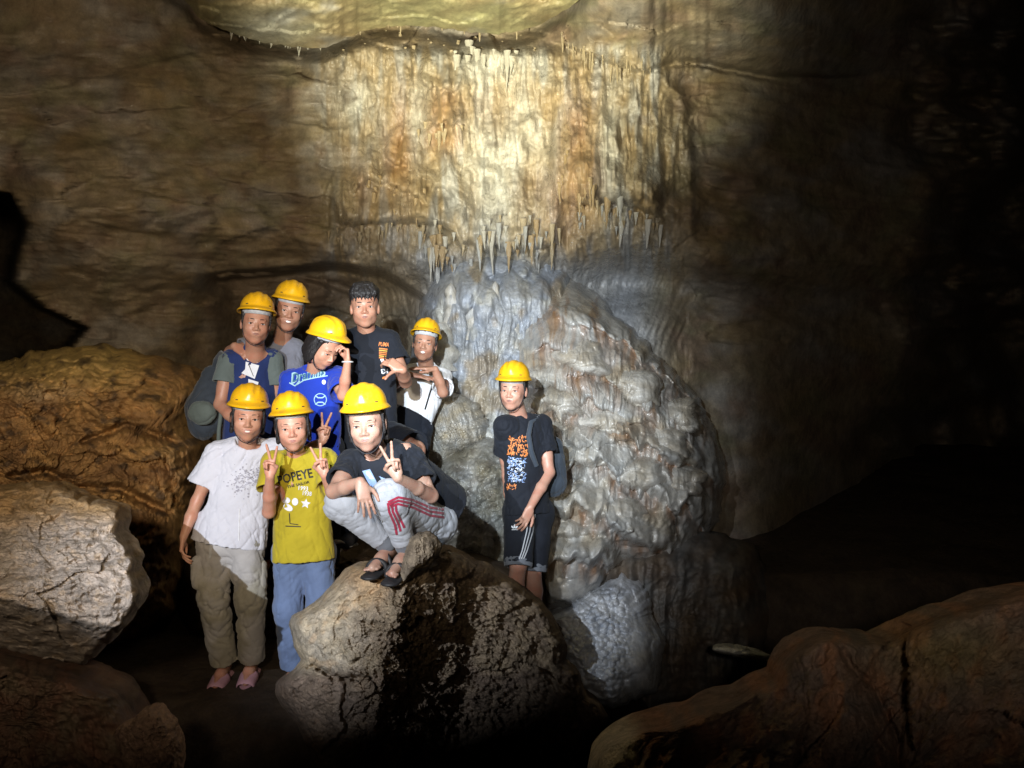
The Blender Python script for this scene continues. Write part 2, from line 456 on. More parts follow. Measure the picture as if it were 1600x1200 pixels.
def wall_depth(px, py):
    d = 7.3 + 0 * px
    # left wall comes forward and bulges over the recess where the group stands
    left = sstep(620, 60, px)
    d = d - 1.25 * left
    low = interp_line(px, [(-400, 300), (0, 330), (130, 410), (250, 415), (330, 425), (430, 418), (520, 408), (600, 420), (680, 470)])
    belly = np.exp(-((py - (low - 90)) / 130.0) ** 2)
    d = d - 0.45 * belly * sstep(620, 480, px)
    # recess behind the group
    rec = sstep(low - 2, low + 16, py) * sstep(700, 590, px) * sstep(300 - (py - 430) * .3, 370 + (py - 430) * .15, px)
    d = d + .75 * rec
    arch = line_groove(px, py, [(480, 436), (520, 445), (545, 455), (556, 470)], 5)
    d = d + 0.12 * arch + .10 * sstep(-3, 4, interp_line(px, [(470, 700), (475, 436), (520, 442), (548, 454), (560, 480), (561, 700)]) - py) * rec
    # lower left wall, below the belly
    lw = sstep(low - 30, low + 110, py) * sstep(345, 300, px)
    d = d + 0.3 * lw
    # the black passage at the left edge
    vx = interp_line(py, [(-300, -400), (290, -60), (302, 15), (350, 45), (400, 30), (440, 22), (480, 70), (512, 138), (545, 110), (560, 40), (700, -60)])
    void = sstep(vx + 3, vx - 16, px) * sstep(285, 305, py)
    d = d + 14.0 * void
    # fissures in the left wall
    fy = interp_line(px, [(0, 270), (170, 290), (225, 300), (300, 318), (370, 325), (430, 338), (500, 352), (540, 362)]) + 5 * perlin(px / 18, px * 0 + 4)
    d = d - 0.07 * np.where(py > fy, np.exp(-(py - fy) / 50.0), 0) * sstep(120, 240, px) * sstep(545, 480, px) + 0.03 * np.exp(-((py - fy) / 2.0) ** 2) * sstep(180, 240, px) * sstep(545, 480, px)
    d = d - 0.16 * gauss(px, py, 215, 140, 55, 42)
    fy = interp_line(px, [(0, 170), (110, 152), (150, 176), (225, 172), (290, 168)]) + 6 * perlin(px / 20, px * 0 + 9)
    d = d - 0.10 * np.where(py < fy, np.exp(-(fy - py) / 40.0), 0) * sstep(90, 150, px) * sstep(330, 270, px)
    # the central curtain stands a little forward
    cur = sstep(400, 580, px) * sstep(1230, 980, px) * sstep(470, 380, py)
    d = d - 0.4 * cur * (0.6 + 0.4 * np.cos((px - 800) / 330.0))
    # right edge of the curtain: rounded dome, then the wall drops away
    ex = interp_line(py, [(0, 1010), (110, 1040), (150, 1072), (250, 1088), (350, 1090), (420, 1080), (500, 1090), (1200, 1120)]) + 7 * perlin(py / 30, py * 0 + 2)
    away = sstep(95, 150, py) * sstep(ex - 14, ex + 20 + 160 * sstep(330, 470, py), px)
    d = d + (0.12 - .06 * sstep(300, 450, py)) * away + .5 * sstep(1100, 1400, px) - .07 * np.exp(-((px - ex + 10) / 9.0) ** 2) * sstep(100, 150, py) * sstep(420, 340, py) + 1.6 * sstep(1150, 1500, px) + 6.0 * sstep(1400, 1700, px + .16 * (py - 250) + 130 * fbm(px / 150, py / 110 + 4, o=4))
    # hollow below the curtain on the right
    d = d + 0.7 * gauss(px, py, 985, 432, 90, 48)
    d = d + 0.5 * sstep(1000, 1120, px) * sstep(400, 470, py)
    # lower right darkness
    d = d + 1.2 * sstep(1180, 1400, px) * sstep(500, 800, py)
    # second, lower ceiling bulge on the right with the straw fringe
    l2 = interp_line(px, LIP2) + 3 * perlin(px / 12, px * 0 + 6)
    up2 = np.clip((l2 - py) / 150., 0, 1)
    d = d - (.34 + 1.3 * up2 - .5 * sstep(1150, 1500, px)) * sstep(l2 + 3, l2 - 5, py) * sstep(850, 930, px) + .10 * np.exp(-((py - l2 - 6) / 5.) ** 2) * sstep(1000, 1060, px) * sstep(1260, 1180, px)
    # recede under the ceiling
    ed = interp_line(px, CEIL_EDGE)
    d = d + 0.25 * sstep(ed + 26, ed + 2, py)
    return d

def curtain_mask(px, py):
    return sstep(455, 590, px + 60 * fbm(px / 90, py / 70, o=4)) * sstep(1100, 1010, px + 50 * fbm(px / 60 + 5, py / 60, o=4)) * sstep(60, 90, py) * sstep(480, 390, py + 10 * perlin(px / 20, py / 60))

def lips(px, py):
    """hanging lips of flowstone: (line, how far it sticks out, fringe)"""
    out = np.zeros_like(px)
    for pts, amp, h in (([(545, 300), (580, 282), (640, 300), (665, 318)], .13, 75), ([(655, 130), (690, 142), (722, 140)], .12, 60),
                        ([(660, 187), (690, 195), (726, 190)], .16, 75), ([(520, 350), (560, 352), (620, 348), (680, 352), (705, 362)], .22, 90),
                        ([(862, 300), (890, 320), (935, 322)], .16, 190), ([(936, 155), (945, 240), (950, 312), (1020, 315), (1040, 330)], .13, 150),
                        ([(900, 322), (960, 318), (1010, 330), (1035, 345)], .25, 130), ([(700, 380), (760, 390), (830, 392), (878, 380)], .22, 130),
                        ([(600, 250), (640, 262), (700, 300), (735, 330)], .08, 60)):
        x0, x1 = pts[0][0], pts[-1][0]
        ly = interp_line(px, pts) + 9 * perlin(px / 13, px * 0 + x0) + 5 * np.abs(perlin(px / 5, px * 0 + x1))
        t = (ly - py) / h
        out += 1.5 * amp * np.where((t > 0) & (t < 1), np.sqrt(np.clip(1 - (1 - np.clip(t / .22, 0, 1)) ** 2, 0, 1)) * np.clip(1 - t, 0, 1) ** 1.1, 0) * sstep(x0 - 6, x0 + 12, px) * sstep(x1 + 6, x1 - 12, px)
    return out

def wall_detail(px, py):
    cm = curtain_mask(px, py)
    fk = .35 + 1.1 * sstep(-.25, .3, fbm(px / 70 + 21, py / 60, o=3))
    fl = (flutes(px, py, 13, 0.04, 5) + flutes(px + 300, py, 34, 0.09, 3.2)) * fk + .03 * ridged(px / 10, py / 55, o=3) * (1.4 - fk) + .034 * (1 - 2 * np.abs(perlin(px / 6.5 + .8 * perlin(px / 40, py / 60), py / 85))) + nodules(px, py, 7, .022, 1.3) * sstep(-.1, .2, fbm(px / 45 + 60, py / 45, o=3))
    nod = nodules(px, py, 15, 0.07, 1.7)
    nd = sstep(0.0, 0.25, fbm(px / 60, py / 90, o=3) + gauss(px, py, 780, 300, 60, 90) * .5 + gauss(px, py, 590, 180, 60, 60) * .3 - 0.1)
    cur = fl * (1 - 0.5 * nd) + nod * nd + lips(px, py) + grit(px, py, 12, 0.012)
    cur = cur + .22 * fbm(px / 75, py / 150 + 3, o=3) + .10 * ridged(px / 60 + 7, py / 110, o=3)
    cur = cur + 0.10 * gauss(px, py, 955, 230, 22, 75) + .10 * gauss(px, py, 900, 230, 38, 95)
    # left wall: knobbly upper part, hackly bedding
    lw = sstep(520, 430, px)
    bed = 0.10 * fbm(px / 150, py / 50, o=6, gain=.6) + grit(px + 60 * fbm(px / 90, py / 90, o=2), py * 1.3, 60, 0.03, 5) * (.4 + sstep(-.2, .3, fbm(px / 140 + 3, py / 90, o=2)))
    pit = nodules(px + py * .5, py - px * .2, 7, 0.016, 1.0) * sstep(0.0, 0.2, fbm(px / 120 + 9, py / 70, o=3) + .45 * gauss(px, py, 330, 280, 140, 60) - .05)
    rest = bed + pit + 0.26 * fbm(px / 240, py / 130, o=3) + facets(px + py * .3, py * 1.5 - px * .15, 95, .13) + facets(px, py * 1.4, 34, .035) * sstep(-.2, .2, fbm(px / 100 + 17, py / 80, o=2))
    calm = 1 - .6 * np.clip(sstep(420, 250, px) * sstep(300, 120, py) + sstep(1080, 1200, px), 0, 1)
    rest = (rest - pit) * calm + pit
    # lines of rock on the right side
    rr = sstep(1060, 1120, px)
    rest = rest * (1 - .4 * rr) + rr * (0.14 * ridged((px + py) / 300, (py - px * .25) / 70, o=4) + 0.10 * gauss(px, py, 1200, 330, 90, 60) * fbm(px / 30, py / 30, o=3))
    # hanging fringes at the lower right (1180-1300, 380-460)
    fr = gauss(px, py, 1235, 430, 70, 45)
    rest = rest + fr * flutes(px + py * .5, py, 11, 0.07, 5)
    # region under the curtain in the middle: fans of thin drapery
    mid = sstep(370, 430, py) * sstep(560, 620, px) * sstep(1100, 1040, px) * sstep(700, 560, py)
    fan = flutes(px + (px - 780) * (py - 400) / 500.0, py, 10, 0.05, 6)
    return cur * cm + rest * (1 - cm) * (1 - .6 * mid) + fan * mid

def wall_colour(px, py):
    n = fbm(px / 120, py / 90, o=4); n2 = fbm(px / 40 + 9, py / 60, o=4); n3 = fbm(px / 22, py / 120 + 5, o=3)
    c = mix(TAN * .8, OCHRE * .72, .5 + 1.3 * n)
    c = mix(c, C(.19, .175, .155), sstep(-.1, .3, fbm(px / 110 + 50, py / 70, o=4)) * .8)
    c = mix(c, BROWN, sstep(.0, .4, n2) * .7)
    c = mix(c, REDB, .5 * sstep(.05, .4, fbm(px / 70 + 30, py / 50, o=3)))
    c = mix(c, C(.15, .14, .075), .5 * sstep(.05, .4, fbm(px / 80 + 70, py / 60, o=3)))
    cm = curtain_mask(px, py)
    cc = mix(OCHRE * .95, C(.30, .25, .17), .5 + 1.4 * n2)
    cc = mix(cc, GREY * 1.1, sstep(-.05, .3, n3) * .85)
    cc = mix(cc, C(.20, .175, .13), .6 * sstep(0, .3, fbm(px / 34 + 80, py / 110, o=4)))
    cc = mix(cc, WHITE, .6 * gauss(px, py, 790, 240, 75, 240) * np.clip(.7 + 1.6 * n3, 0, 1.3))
    for (x, y, sx, sy, k) in ((625, 240, 26, 90, .95), (690, 165, 34, 28, .8), (690, 215, 32, 26, .9), (905, 240, 34, 100, .95), (560, 290, 30, 60, .5), (780, 170, 60, 60, .35), (880, 330, 30, 60, .6), (830, 290, 30, 40, .5)):
        cc = mix(cc, ORANGE * 1.05, .85 * k * gauss(px, py, x, y, sx, sy) * (0.75 + n3))
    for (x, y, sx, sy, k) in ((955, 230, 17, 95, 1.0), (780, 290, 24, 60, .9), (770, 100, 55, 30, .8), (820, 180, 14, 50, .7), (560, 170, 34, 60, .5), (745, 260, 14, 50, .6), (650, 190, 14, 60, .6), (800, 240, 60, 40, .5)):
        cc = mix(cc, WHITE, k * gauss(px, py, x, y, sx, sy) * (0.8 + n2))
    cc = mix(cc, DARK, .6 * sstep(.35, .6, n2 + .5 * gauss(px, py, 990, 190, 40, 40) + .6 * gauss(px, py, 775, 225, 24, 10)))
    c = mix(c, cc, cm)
    mid = sstep(380, 440, py + 14 * n) * sstep(590, 660, px) * sstep(1060, 980, px)
    c = mix(c, mix(GREY * 1.1, BLUE, .5 + n), mid * .9)
    c = mix(c, OCHRE * .7, sstep(400, 440, py) * sstep(690, 640, px) * sstep(560, 590, px) * .8)
    c = mix(c, BROWN * .9, sstep(425, 440, py) * sstep(600, 560, px) * sstep(300, 345, px) * .7)
    wet = np.clip(cm + .9 * mid + .12, 0, 1) * (.55 + .9 * sstep(-.2, .3, n2))
    return np.concatenate([c, np.clip(wet, 0, 1)[..., None]], -1)

ax = axis(500, 1110, -420, 2020, 2.1, 7.5)
ay = axis(30, 540, -300, 1500, 2.2, 9.0)
PX, PY = np.meshgrid(ax, ay)
D = wall_depth(PX, PY) - wall_detail(PX, PY)
v = to_world(PX, PY, D).reshape(-1, 3)
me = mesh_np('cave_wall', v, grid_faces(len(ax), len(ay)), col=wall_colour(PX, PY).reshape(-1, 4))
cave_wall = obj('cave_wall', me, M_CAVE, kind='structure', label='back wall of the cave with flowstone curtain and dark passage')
def wallv(px, py):
    """point on the cave wall seen at px, py"""
    px = np.array([float(px)]); py = np.array([float(py)])
    return Vector(to_world(px, py, wall_depth(px, py) - wall_detail(px, py))[0])

# ------------------------------------------------------------------ ceiling: slopes from its lip up over the viewer
cx = axis(280, 960, -420, 2020, 2.8, 8.0)
nv = 100
t = np.linspace(0, 1, nv) ** 1.5
CX, TT = np.meshgrid(cx, t)
edge = interp_line(CX, CEIL_EDGE) + 3.0 * perlin(CX / 14, CX * 0) + 1.5 * np.abs(perlin(CX / 4, CX * 0 + 3))
CY = edge + (-330 - edge) * TT
lip = wall_depth(CX, edge + 20)
_k = np.hanning(61); _k /= _k.sum(); _r = np.pad(lip[0], 30, mode='edge')
lip = np.repeat(np.convolve(_r, _k, 'valid')[None], len(lip), 0)
rise = (edge - CY)
CD = lip - 0.42 - 1.0 * (1 - np.exp(-rise / 120.0)) - 0.0042 * rise
CDd = 0.20 * fbm(CX / 170, CY / 60, o=6, gain=.55) + grit(CX + CY * 1.5, CY * 1.6, 80, 0.03, 5) + facets(CX + CY, CY * 2.2, 70, .05) + 0.03 * nodules(CX, CY, 30, 1, .6) * sstep(0, .3, fbm(CX / 80, CY / 40 + 8, o=2))
lipm = np.exp(-rise / 22.0) * sstep(330, 380, CX) * sstep(560, 500, CX)
CDd += lipm * flutes(CX, CY, 14, .06, 4)
CDd -= .10 * line_groove(CX, CY, [(1010, 72), (1060, 78), (1090, 88)], 3) + .10 * line_groove(CX, CY, [(860, 40), (890, 12), (930, -20)], 4)
CDd *= np.clip(TT * 14 + .25, 0, 1)
CD = CD - CDd
# a returning face behind the lip so that the ledge is solid
v1 = to_world(CX, CY, CD)
ret = []
for k in range(1, 9):
    f_ = k / 8.0
    ret.append(to_world(CX[0], edge[0] - 2 - 26 * f_, CD[0] + (lip[0] + 1.2 - CD[0]) * f_))
vr = np.stack(ret[::-1])
v = np.concatenate([vr, v1]); pxx = np.concatenate([np.repeat(CX[:1], 8, 0), CX]); pyy = np.concatenate([np.repeat(edge[:1], 8, 0), CY])
n = fbm(pxx / 150, pyy / 60, o=4)
cc = mix(OCHRE * .8, C(.20, .19, .10), .5 + 1.4 * n)
cc = mix(cc, GREY * .8, .7 * sstep(0.05, .4, fbm(pxx / 90 + 3, pyy / 50, o=4)))
cc = mix(cc, WHITE * .7, gauss(pxx, pyy, 420, 45, 60, 30) * .7)
cc = mix(cc, REDB, .5 * sstep(.1, .4, fbm(pxx / 60 + 33, pyy / 30, o=4)) * sstep(1000, 1100, pxx))
me = mesh_np('cave_ceiling', v.reshape(-1, 3), grid_faces(len(cx), len(v)), col=cc.reshape(-1, 3))
ceiling = obj('cave_ceiling', me, M_WALL, kind='structure', label='overhanging cave ceiling with a dark crack along its lip')
_cd0 = CD[0].copy(); _cxx = CX[0].copy(); _ce = edge[0].copy()

# ------------------------------------------------------------------ stalactites (each one a part of what it hangs from)
def stalactite_mesh(seed, straw=False, wide=1.0):
    r = np.random.default_rng(seed)
    nu, nvv = 10, 12
    tt = np.linspace(0, 1, nvv)
    rad = (1 - tt) ** (0.4 if straw else 0.85) * (1 + .22 * np.sin(tt * 12 + r.random() * 6) * (1 - tt)) + 0.03 + (.45 if not straw else .2) * np.exp(-tt * 7)
    bend = np.cumsum(r.normal(size=(nvv, 2)) * .05, 0)
    th = np.linspace(0, 2 * math.pi, nu, endpoint=False)
    V = np.zeros((nvv, nu, 3))
    lob = 1 + .15 * np.sin(th * 3 + r.random() * 6)
    V[..., 0] = np.cos(th)[None] * rad[:, None] * lob * wide + bend[:, :1]
    V[..., 1] = np.sin(th)[None] * rad[:, None] * lob + bend[:, 1:]
    V[..., 2] = -tt[:, None] - .0
    V = V.reshape(-1, 3)
    V[0:nu, 2] += .12
    return V, grid_faces(nu, nvv, True)

ST_COL = [C(.36, .29, .18), C(.42, .40, .34), C(.32, .23, .12), C(.33, .33, .31)]
ST = []
for s in range(4):
    for w in (0, 1):
        V, Fq = stalactite_mesh(s * 7 + w, straw=(w == 1))
        ST.append(mesh_np('stalactite', V, Fq, col=np.repeat(ST_COL[s][None], len(V), 0)))
        ST[-1].materials.append(M_MOUND)
def stal(parent, p, length, rad, kind=0, var=None):
    var = random.randrange(4) if var is None else var
    o = obj('stalactite', ST[var * 2 + kind], None, parent)
    o.location = p; o.scale = (rad, rad, length); o.rotation_euler = (random.uniform(-.06, .06), random.uniform(-.06, .06), random.uniform(0, 6.28))
    return o

def fringe(parent, pts, n, l0, l1, r0, r1, kind=0, on='wall', jit=4, var=None, fwd=0.02):
    for i in range(n):
        x = random.uniform(pts[0][0], pts[-1][0])
        if random.random() < .6: x += 14 * math.sin(x * .21 + i)
        y = float(np.interp(x, [p[0] for p in pts], [p[1] for p in pts])) + random.gauss(0, jit * .9)
        if on == 'wall':
            q = wallv(x, y); d = q.y - fwd + .045
        else:
            d = float(np.interp(x, _cxx, _cd0)) + random.uniform(-.02, .12)
            y = float(np.interp(x, _cxx, _ce)) - 2
        stal(parent, P(x, y, d), (l0 * .6 + (l1 * 1.15 - l0 * .6) * (u_ := random.random() ** 2.2)) * d / F, (r0 * .8 + (r1 * 1.2 - r0 * .8) * (.6 * u_ + .4 * random.random())) * d / F, kind, var)

fringe(ceiling, [(365, 66), (520, 66)], 14, 6, 18, 1.5, 3.0, on='ceil', var=1)
fringe(ceiling, [(560, 40), (850, 30)], 9, 8, 22, 1.0, 2.0, 1, on='ceil', var=0)
fringe(cave_wall, [(545, 62), (700, 72), (790, 78), (850, 66)], 34, 14, 34, 1.2, 2.6, 1, jit=12, var=0)
fringe(cave_wall, [(885, 68), (930, 84), (1010, 108)], 30, 12, 30, 1.1, 1.9, 1, jit=7, var=0, fwd=.03)
fringe(cave_wall, [(715, 82), (760, 84), (800, 92)], 12, 26, 52, 3.0, 5.0, 0, jit=8, var=1, fwd=.05)
fringe(cave_wall, [(515, 360), (540, 368), (625, 352)], 20, 10, 26, 1.6, 3.0, 0, jit=8, var=0, fwd=.08)
fringe(cave_wall, [(660, 372), (760, 378), (880, 372)], 60, 16, 46, 2.0, 4.2, 0, jit=18, fwd=.10)
fringe(cave_wall, [(690, 425), (760, 420), (830, 425)], 18, 14, 40, 2.0, 4.0, 0, jit=12, var=3, fwd=.10)
fringe(cave_wall, [(905, 330), (960, 325), (1035, 350)], 24, 14, 40, 1.8, 4.0, 0, jit=10, fwd=.08)
fringe(cave_wall, [(862, 300), (900, 300), (935, 300)], 14, 14, 36, 1.6, 3.0, 0, jit=30, var=2, fwd=.04)
fringe(cave_wall, [(560, 292), (620, 300), (655, 300)], 14, 14, 36, 2.0, 3.4, 0, jit=12, var=2, fwd=.05)
fringe(cave_wall, [(660, 200), (700, 208), (726, 200)], 10, 14, 34, 2.0, 3.6, 0, jit=8, var=0, fwd=.06)

# ------------------------------------------------------------------ flowstone bodies below the curtain
def apron_detail(px, py):
    sp = (px - 760) * (py - 380) / 420.0
    big = nodules(px, py, 27, 0.21, 2.0, .25) + .05 * fbm(px / 30, py / 30, o=4)
    net = nodules(px, py, 9, 0.035, 1.1)
    w = sstep(560, 470, py)
    return big * (.45 + .55 * w) + net * (.3 + .7 * (1 - w)) + flutes(px + sp * .3, py, 18, .045, 5)
def apron_colour(px, py):
    n = fbm(px / 40, py / 50, o=4)
    c = mix(GREY * 1.15, BLUE * 1.1, .5 + 1.2 * n)
    c = mix(c, WHITE * .95, .8 * sstep(.05, .35, fbm(px / 25 + 8, py / 40, o=3)))
    c = mix(c, OCHRE * .9, .7 * sstep(.12, .4, fbm(px / 45 + 20, py / 60, o=3) + .35 * gauss(px, py, 760, 620, 60, 40)))
    return c
pillow('flowstone_apron', [(690, 372), (760, 365), (860, 372), (890, 420), (900, 470), (935, 520), (960, 600), (930, 680), (880, 760), (760, 780), (670, 760),
                           (630, 680), (625, 600), (645, 540), (655, 480), (675, 430)],
       lambda x, y: 6.62 - 0.0014 * np.clip(y - 400, 0, 999) + .55 * sstep(470, 370, y) + .45 * np.abs((x - 775) / 130.) ** 2.2, apron_detail, apron_colour, M_FLOW, thick=1.2, nth=360, ns=120, edge=.3,
       disp3=.03, label='blue-grey lumpy flowstone apron spreading below the stalactite curtain', cat='flowstone', kind='thing')

def mound_tier_lines():
    return [([(815, 605), (860, 600), (890, 622), (940, 640), (990, 665), (1040, 672), (1085, 690)], .20, 60),
            ([(830, 545), (870, 548), (905, 556), (935, 590)], .14, 40),
            ([(820, 650), (870, 690), (930, 702), (1000, 690)], .20, 46),
            ([(840, 740), (900, 752), (960, 740), (1010, 744)], .18, 38),
            ([(850, 800), (880, 812), (925, 800)], .16, 44),
            ([(835, 480), (880, 500), (940, 520), (1000, 556), (1060, 606), (1110, 660)], .16, 60),
            ([(880, 585), (930, 590), (980, 612), (1030, 640)], .10, 34), ([(960, 720), (1020, 712), (1080, 730), (1120, 740)], .12, 36), ([(860, 830), (930, 838), (1000, 830), (1060, 826)], .12, 40)]
def mound_lip(px, py):
    out = np.zeros_like(px); under = np.zeros_like(px)
    for pts, amp, h in mound_tier_lines():
        x0, x1 = pts[0][0], pts[-1][0]
        ly = interp_line(px, pts) + 22 * perlin(px / 38, px * 0 + x0) + 7 * perlin(px / 14, px * 0 + x1)
        t = (ly - py) / (h * (1 + .35 * perlin(px / 50, px * 0 + 3)))
        m = sstep(x0 - 10, x0 + 16, px) * sstep(x1 + 10, x1 - 16, px)
        k = .30
        rise = np.sqrt(np.clip(1 - (1 - np.clip(t / k, 0, 1)) ** 2, 0, 1)); fall = .5 + .5 * np.cos(math.pi * np.clip((t - k) / (1.0 - k), 0, 1))
        out += amp * np.where((t > 0) & (t < 1), rise * fall, 0) * m
        under = np.maximum(under, np.where((t <= 0.05) & (t > -1.0), 1 + t * .8, 0) * m)
    return out, under
def terraces(px, py):
    v = (py - .42 * (px - 900) * sstep(820, 900, px)) / 74.0 + .6 * fbm(px / 100, py / 160, o=2) + .42 * np.abs(perlin(px / 34, py / 300)) + .10 * perlin(px / 11, py / 200)
    fr = v - np.floor(v)
    k = .78
    up = (np.clip(fr / k, 0, 1)) ** 1.3
    dn = np.sqrt(np.clip(1 - ((fr - k) / (1 - k)) ** 2, 0, 1))
    r = perlin(np.floor(v) * 7.7, px / 80) * .5 + .8
    return np.where(fr < k, up, dn) * r, fr
def mound_detail(px, py):
    tr_, fr = terraces(px, py)
    low = sstep(600, 690, py + .25 * (900 - px)) * (1 - .4 * sstep(1050, 1120, px))      # puffy tongues low down, fine drapery higher up
    fl = flutes(px + (px - 900) * .25, py, 12, .05, 6) + flutes(px + (px - 900) * .25 + 90, py, 6.5, .022, 7)
    lp, un = mound_lip(px, py)
    return .24 * tr_ * low + lp * .8 * (1 - .6 * low) + fl * (1 - .75 * low + .5 * low * (fr < .4)) + nodules(px, py, 38, .12, .8) * (.4 + .6 * low) + nodules(px, py, 11, .03, .9) * sstep(560, 480, py) + .12 * fbm(px / 70, py / 70, o=4)
def mound_colour(px, py):
    tr_, fr = terraces(px, py); lp, un = mound_lip(px, py)
    low = sstep(600, 690, py + .25 * (900 - px))
    n = fbm(px / 50, py / 50, o=4)
    c = mix(C(.42, .40, .36), GREY * 1.1, .5 + 1.4 * n)
    c = mix(c, C(.34, .28, .19), .7 * sstep(0, .35, fbm(px / 60 + 14, py / 70, o=3)))
    st_ = np.clip(un * (1 - low) + low * sstep(.45, .1, fr), 0, 1) * np.clip(.6 + 1.4 * fbm(px / 12, py / 70, o=3), 0, 1)
    c = mix(c, C(.20, .10, .045), st_ * .85)
    c = mix(c, ORANGE * .7, .6 * sstep(.1, .4, fbm(px / 9 + 40, py / 90, o=3)) * (1 - low))
    return c
mound = pillow('flowstone_mound', [(795, 520), (815, 470), (850, 425), (880, 410), (912, 440), (950, 480), (1000, 525), (1045, 570), (1085, 615), (1118, 668), (1132, 730), (1128, 800), (1100, 860),
                           (1040, 890), (980, 890), (950, 920), (905, 965), (850, 970), (828, 880), (815, 800), (800, 720), (785, 620)],
       lambda x, y: 6.30 - .0019 * np.clip(y - 480, 0, 400) + .85 * sstep(540, 410, y) ** 1.5 + .0000135 * (x - 880) ** 2 , mound_detail, mound_colour, M_MOUND,
       thick=1.6, nth=440, ns=150, edge=.4, centre=(930, 680), disp3=.05, rough_out=5,
       label='big tiered flowstone mound with cream lips and rust-brown drapery, right of the standing boy', cat='flowstone', kind='thing')

def lobe_colour(px, py):
    n = fbm(px / 26, py / 26, o=4)
    return mix(C(.46, .44, .40), C(.34, .30, .24), .5 + 1.5 * n)
for (x_, y_, a_, b_, rz_) in ((872, 628, 46, 22, 10), (850, 668, 34, 20, 0), (948, 660, 62, 24, 8), (1030, 690, 52, 24, 14), (905, 712, 64, 24, 0), (985, 742, 66, 24, 4), (1060, 752, 46, 22, 8),
                              (890, 770, 52, 22, -2), (960, 800, 58, 22, 2), (880, 826, 36, 22, 0), (905, 560, 54, 26, 20), (985, 604, 58, 26, 28), (1062, 650, 34, 22, 34), (840, 590, 30, 18, 0)):
    ol = []
    for k in range(26):
        t_ = 2 * math.pi * k / 26; c_, s_ = math.cos(math.radians(rz_)), math.sin(math.radians(rz_))
        rr_ = 1 + .14 * math.sin(3 * t_ + x_) + .10 * math.sin(5 * t_ + y_)
        u_, w_ = a_ * math.cos(t_) * rr_, b_ * math.sin(t_) * rr_ * (1.25 if math.sin(t_) < 0 else .9)
        ol.append((x_ + u_ * c_ - w_ * s_, y_ + u_ * s_ + w_ * c_))
    dm_ = 6.30 - .0019 * min(max(y_ - 480, 0), 400) + .0000135 * (x_ - 880) ** 2 + .85 * float(sstep(540, 410, y_)) ** 1.5
    pillow('lobe', ol, lambda x, y, d_=dm_, yy=y_, xx=x_, b2=b_: d_ - .20 - .0040 * np.clip(y - yy, -40, 40) + .00003 * (x - xx) ** 2 + .0019 * 0,
           lambda px, py: nodules(px, py, 30, .07, .7) + flutes(px, py, 11, .018, 5) + .03 * fbm(px / 20, py / 20, o=3), lobe_colour, M_MOUND,
           thick=.42, nth=110, ns=34, edge=.85, rough_out=2.5, disp3=.02, parent=mound)

def round_detail(cell, amp, g=.02):
    return lambda px, py: nodules(px, py, cell, amp, 1.0) + grit(px, py, 20, g)
def gcol(a, b, s=30, dark=.0):
    def f(px, py):
        c = mix(a, b, .5 + 1.4 * fbm(px / s, py / s, o=4))
        if dark: c = mix(c, DARK, dark * sstep(.05, .35, fbm(px / s * 1.7 + 9, py / s * 1.7, o=4)))
        return c
    return f
pillow('wrinkled_boulder', [(652, 640), (672, 618), (710, 612), (745, 628), (765, 660), (760, 690), (740, 700), (705, 720), (680, 750), (655, 720), (648, 680)],
       lambda x, y: 5.85 + .0 * x, lambda px, py: cracks(px, py, 13, .03) + flutes(px - py * .3, py, 12, .03, 4), gcol(GREY * .95, C(.26, .22, .15), 30), M_FLOW, thick=.8, nth=220, ns=70, edge=.9,
       label='rounded grey boulder with wrinkled skin under the leaning man in white', cat='boulder')
pillow('nodular_boulder', [(680, 720), (720, 700), (760, 680), (800, 690), (830, 740), (840, 820), (830, 900), (760, 930), (690, 900), (655, 850), (650, 770)],
       lambda x, y: 5.6 + .0012 * (x - 700), lambda px, py: nodules(px, py, 9, .035, .9) + .1 * fbm(px / 30, py / 30, o=4), gcol(GREY * .8, C(.20, .18, .13), 40, .4), M_FLOW, thick=1.0, nth=260, ns=90, edge=.7,
       label='dark grey nodular rock between the squatting woman and the boy with the backpack', cat='boulder')
pillow('dripstone_column', [(850, 800), (890, 790), (925, 810), (915, 850), (905, 900), (880, 940), (860, 960), (845, 930), (838, 860)],
       lambda x, y: 5.75 + 0 * x, lambda px, py: flutes(px, py, 10, .06, 6) + nodules(px, py, 16, .05, 1.2), gcol(WHITE * .6, ORANGE * .9, 26), M_MOUND, thick=.5, nth=180, ns=70, edge=.8,
       label='rusty white dripstone column behind the legs of the boy with the backpack', cat='dripstone column')
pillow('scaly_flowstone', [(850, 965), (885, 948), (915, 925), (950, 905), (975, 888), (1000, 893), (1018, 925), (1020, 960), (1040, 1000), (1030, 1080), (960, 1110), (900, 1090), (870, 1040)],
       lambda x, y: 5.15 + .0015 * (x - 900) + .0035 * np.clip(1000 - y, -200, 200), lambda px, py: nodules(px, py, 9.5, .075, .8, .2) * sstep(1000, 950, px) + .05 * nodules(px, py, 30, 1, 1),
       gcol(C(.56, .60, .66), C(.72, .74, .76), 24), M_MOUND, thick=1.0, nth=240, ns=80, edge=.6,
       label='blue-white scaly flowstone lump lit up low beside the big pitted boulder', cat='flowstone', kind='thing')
pillow('light_streak_ledge', [(1106, 1013), (1130, 1009), (1170, 1014), (1200, 1022), (1214, 1031), (1190, 1033), (1150, 1026), (1115, 1020)],
       lambda x, y: 5.3 + 0 * x, lambda px, py: nodules(px, py, 10, .03, .6), gcol(WHITE * 1.5, WHITE, 20), M_MOUND, thick=.3, nth=140, ns=36, edge=.8,  # near-white colour stands in for the beam on this ledge
       label='narrow rock ledge whitened as a painted streak of light above the brown foreground rock', cat='rock ledge')
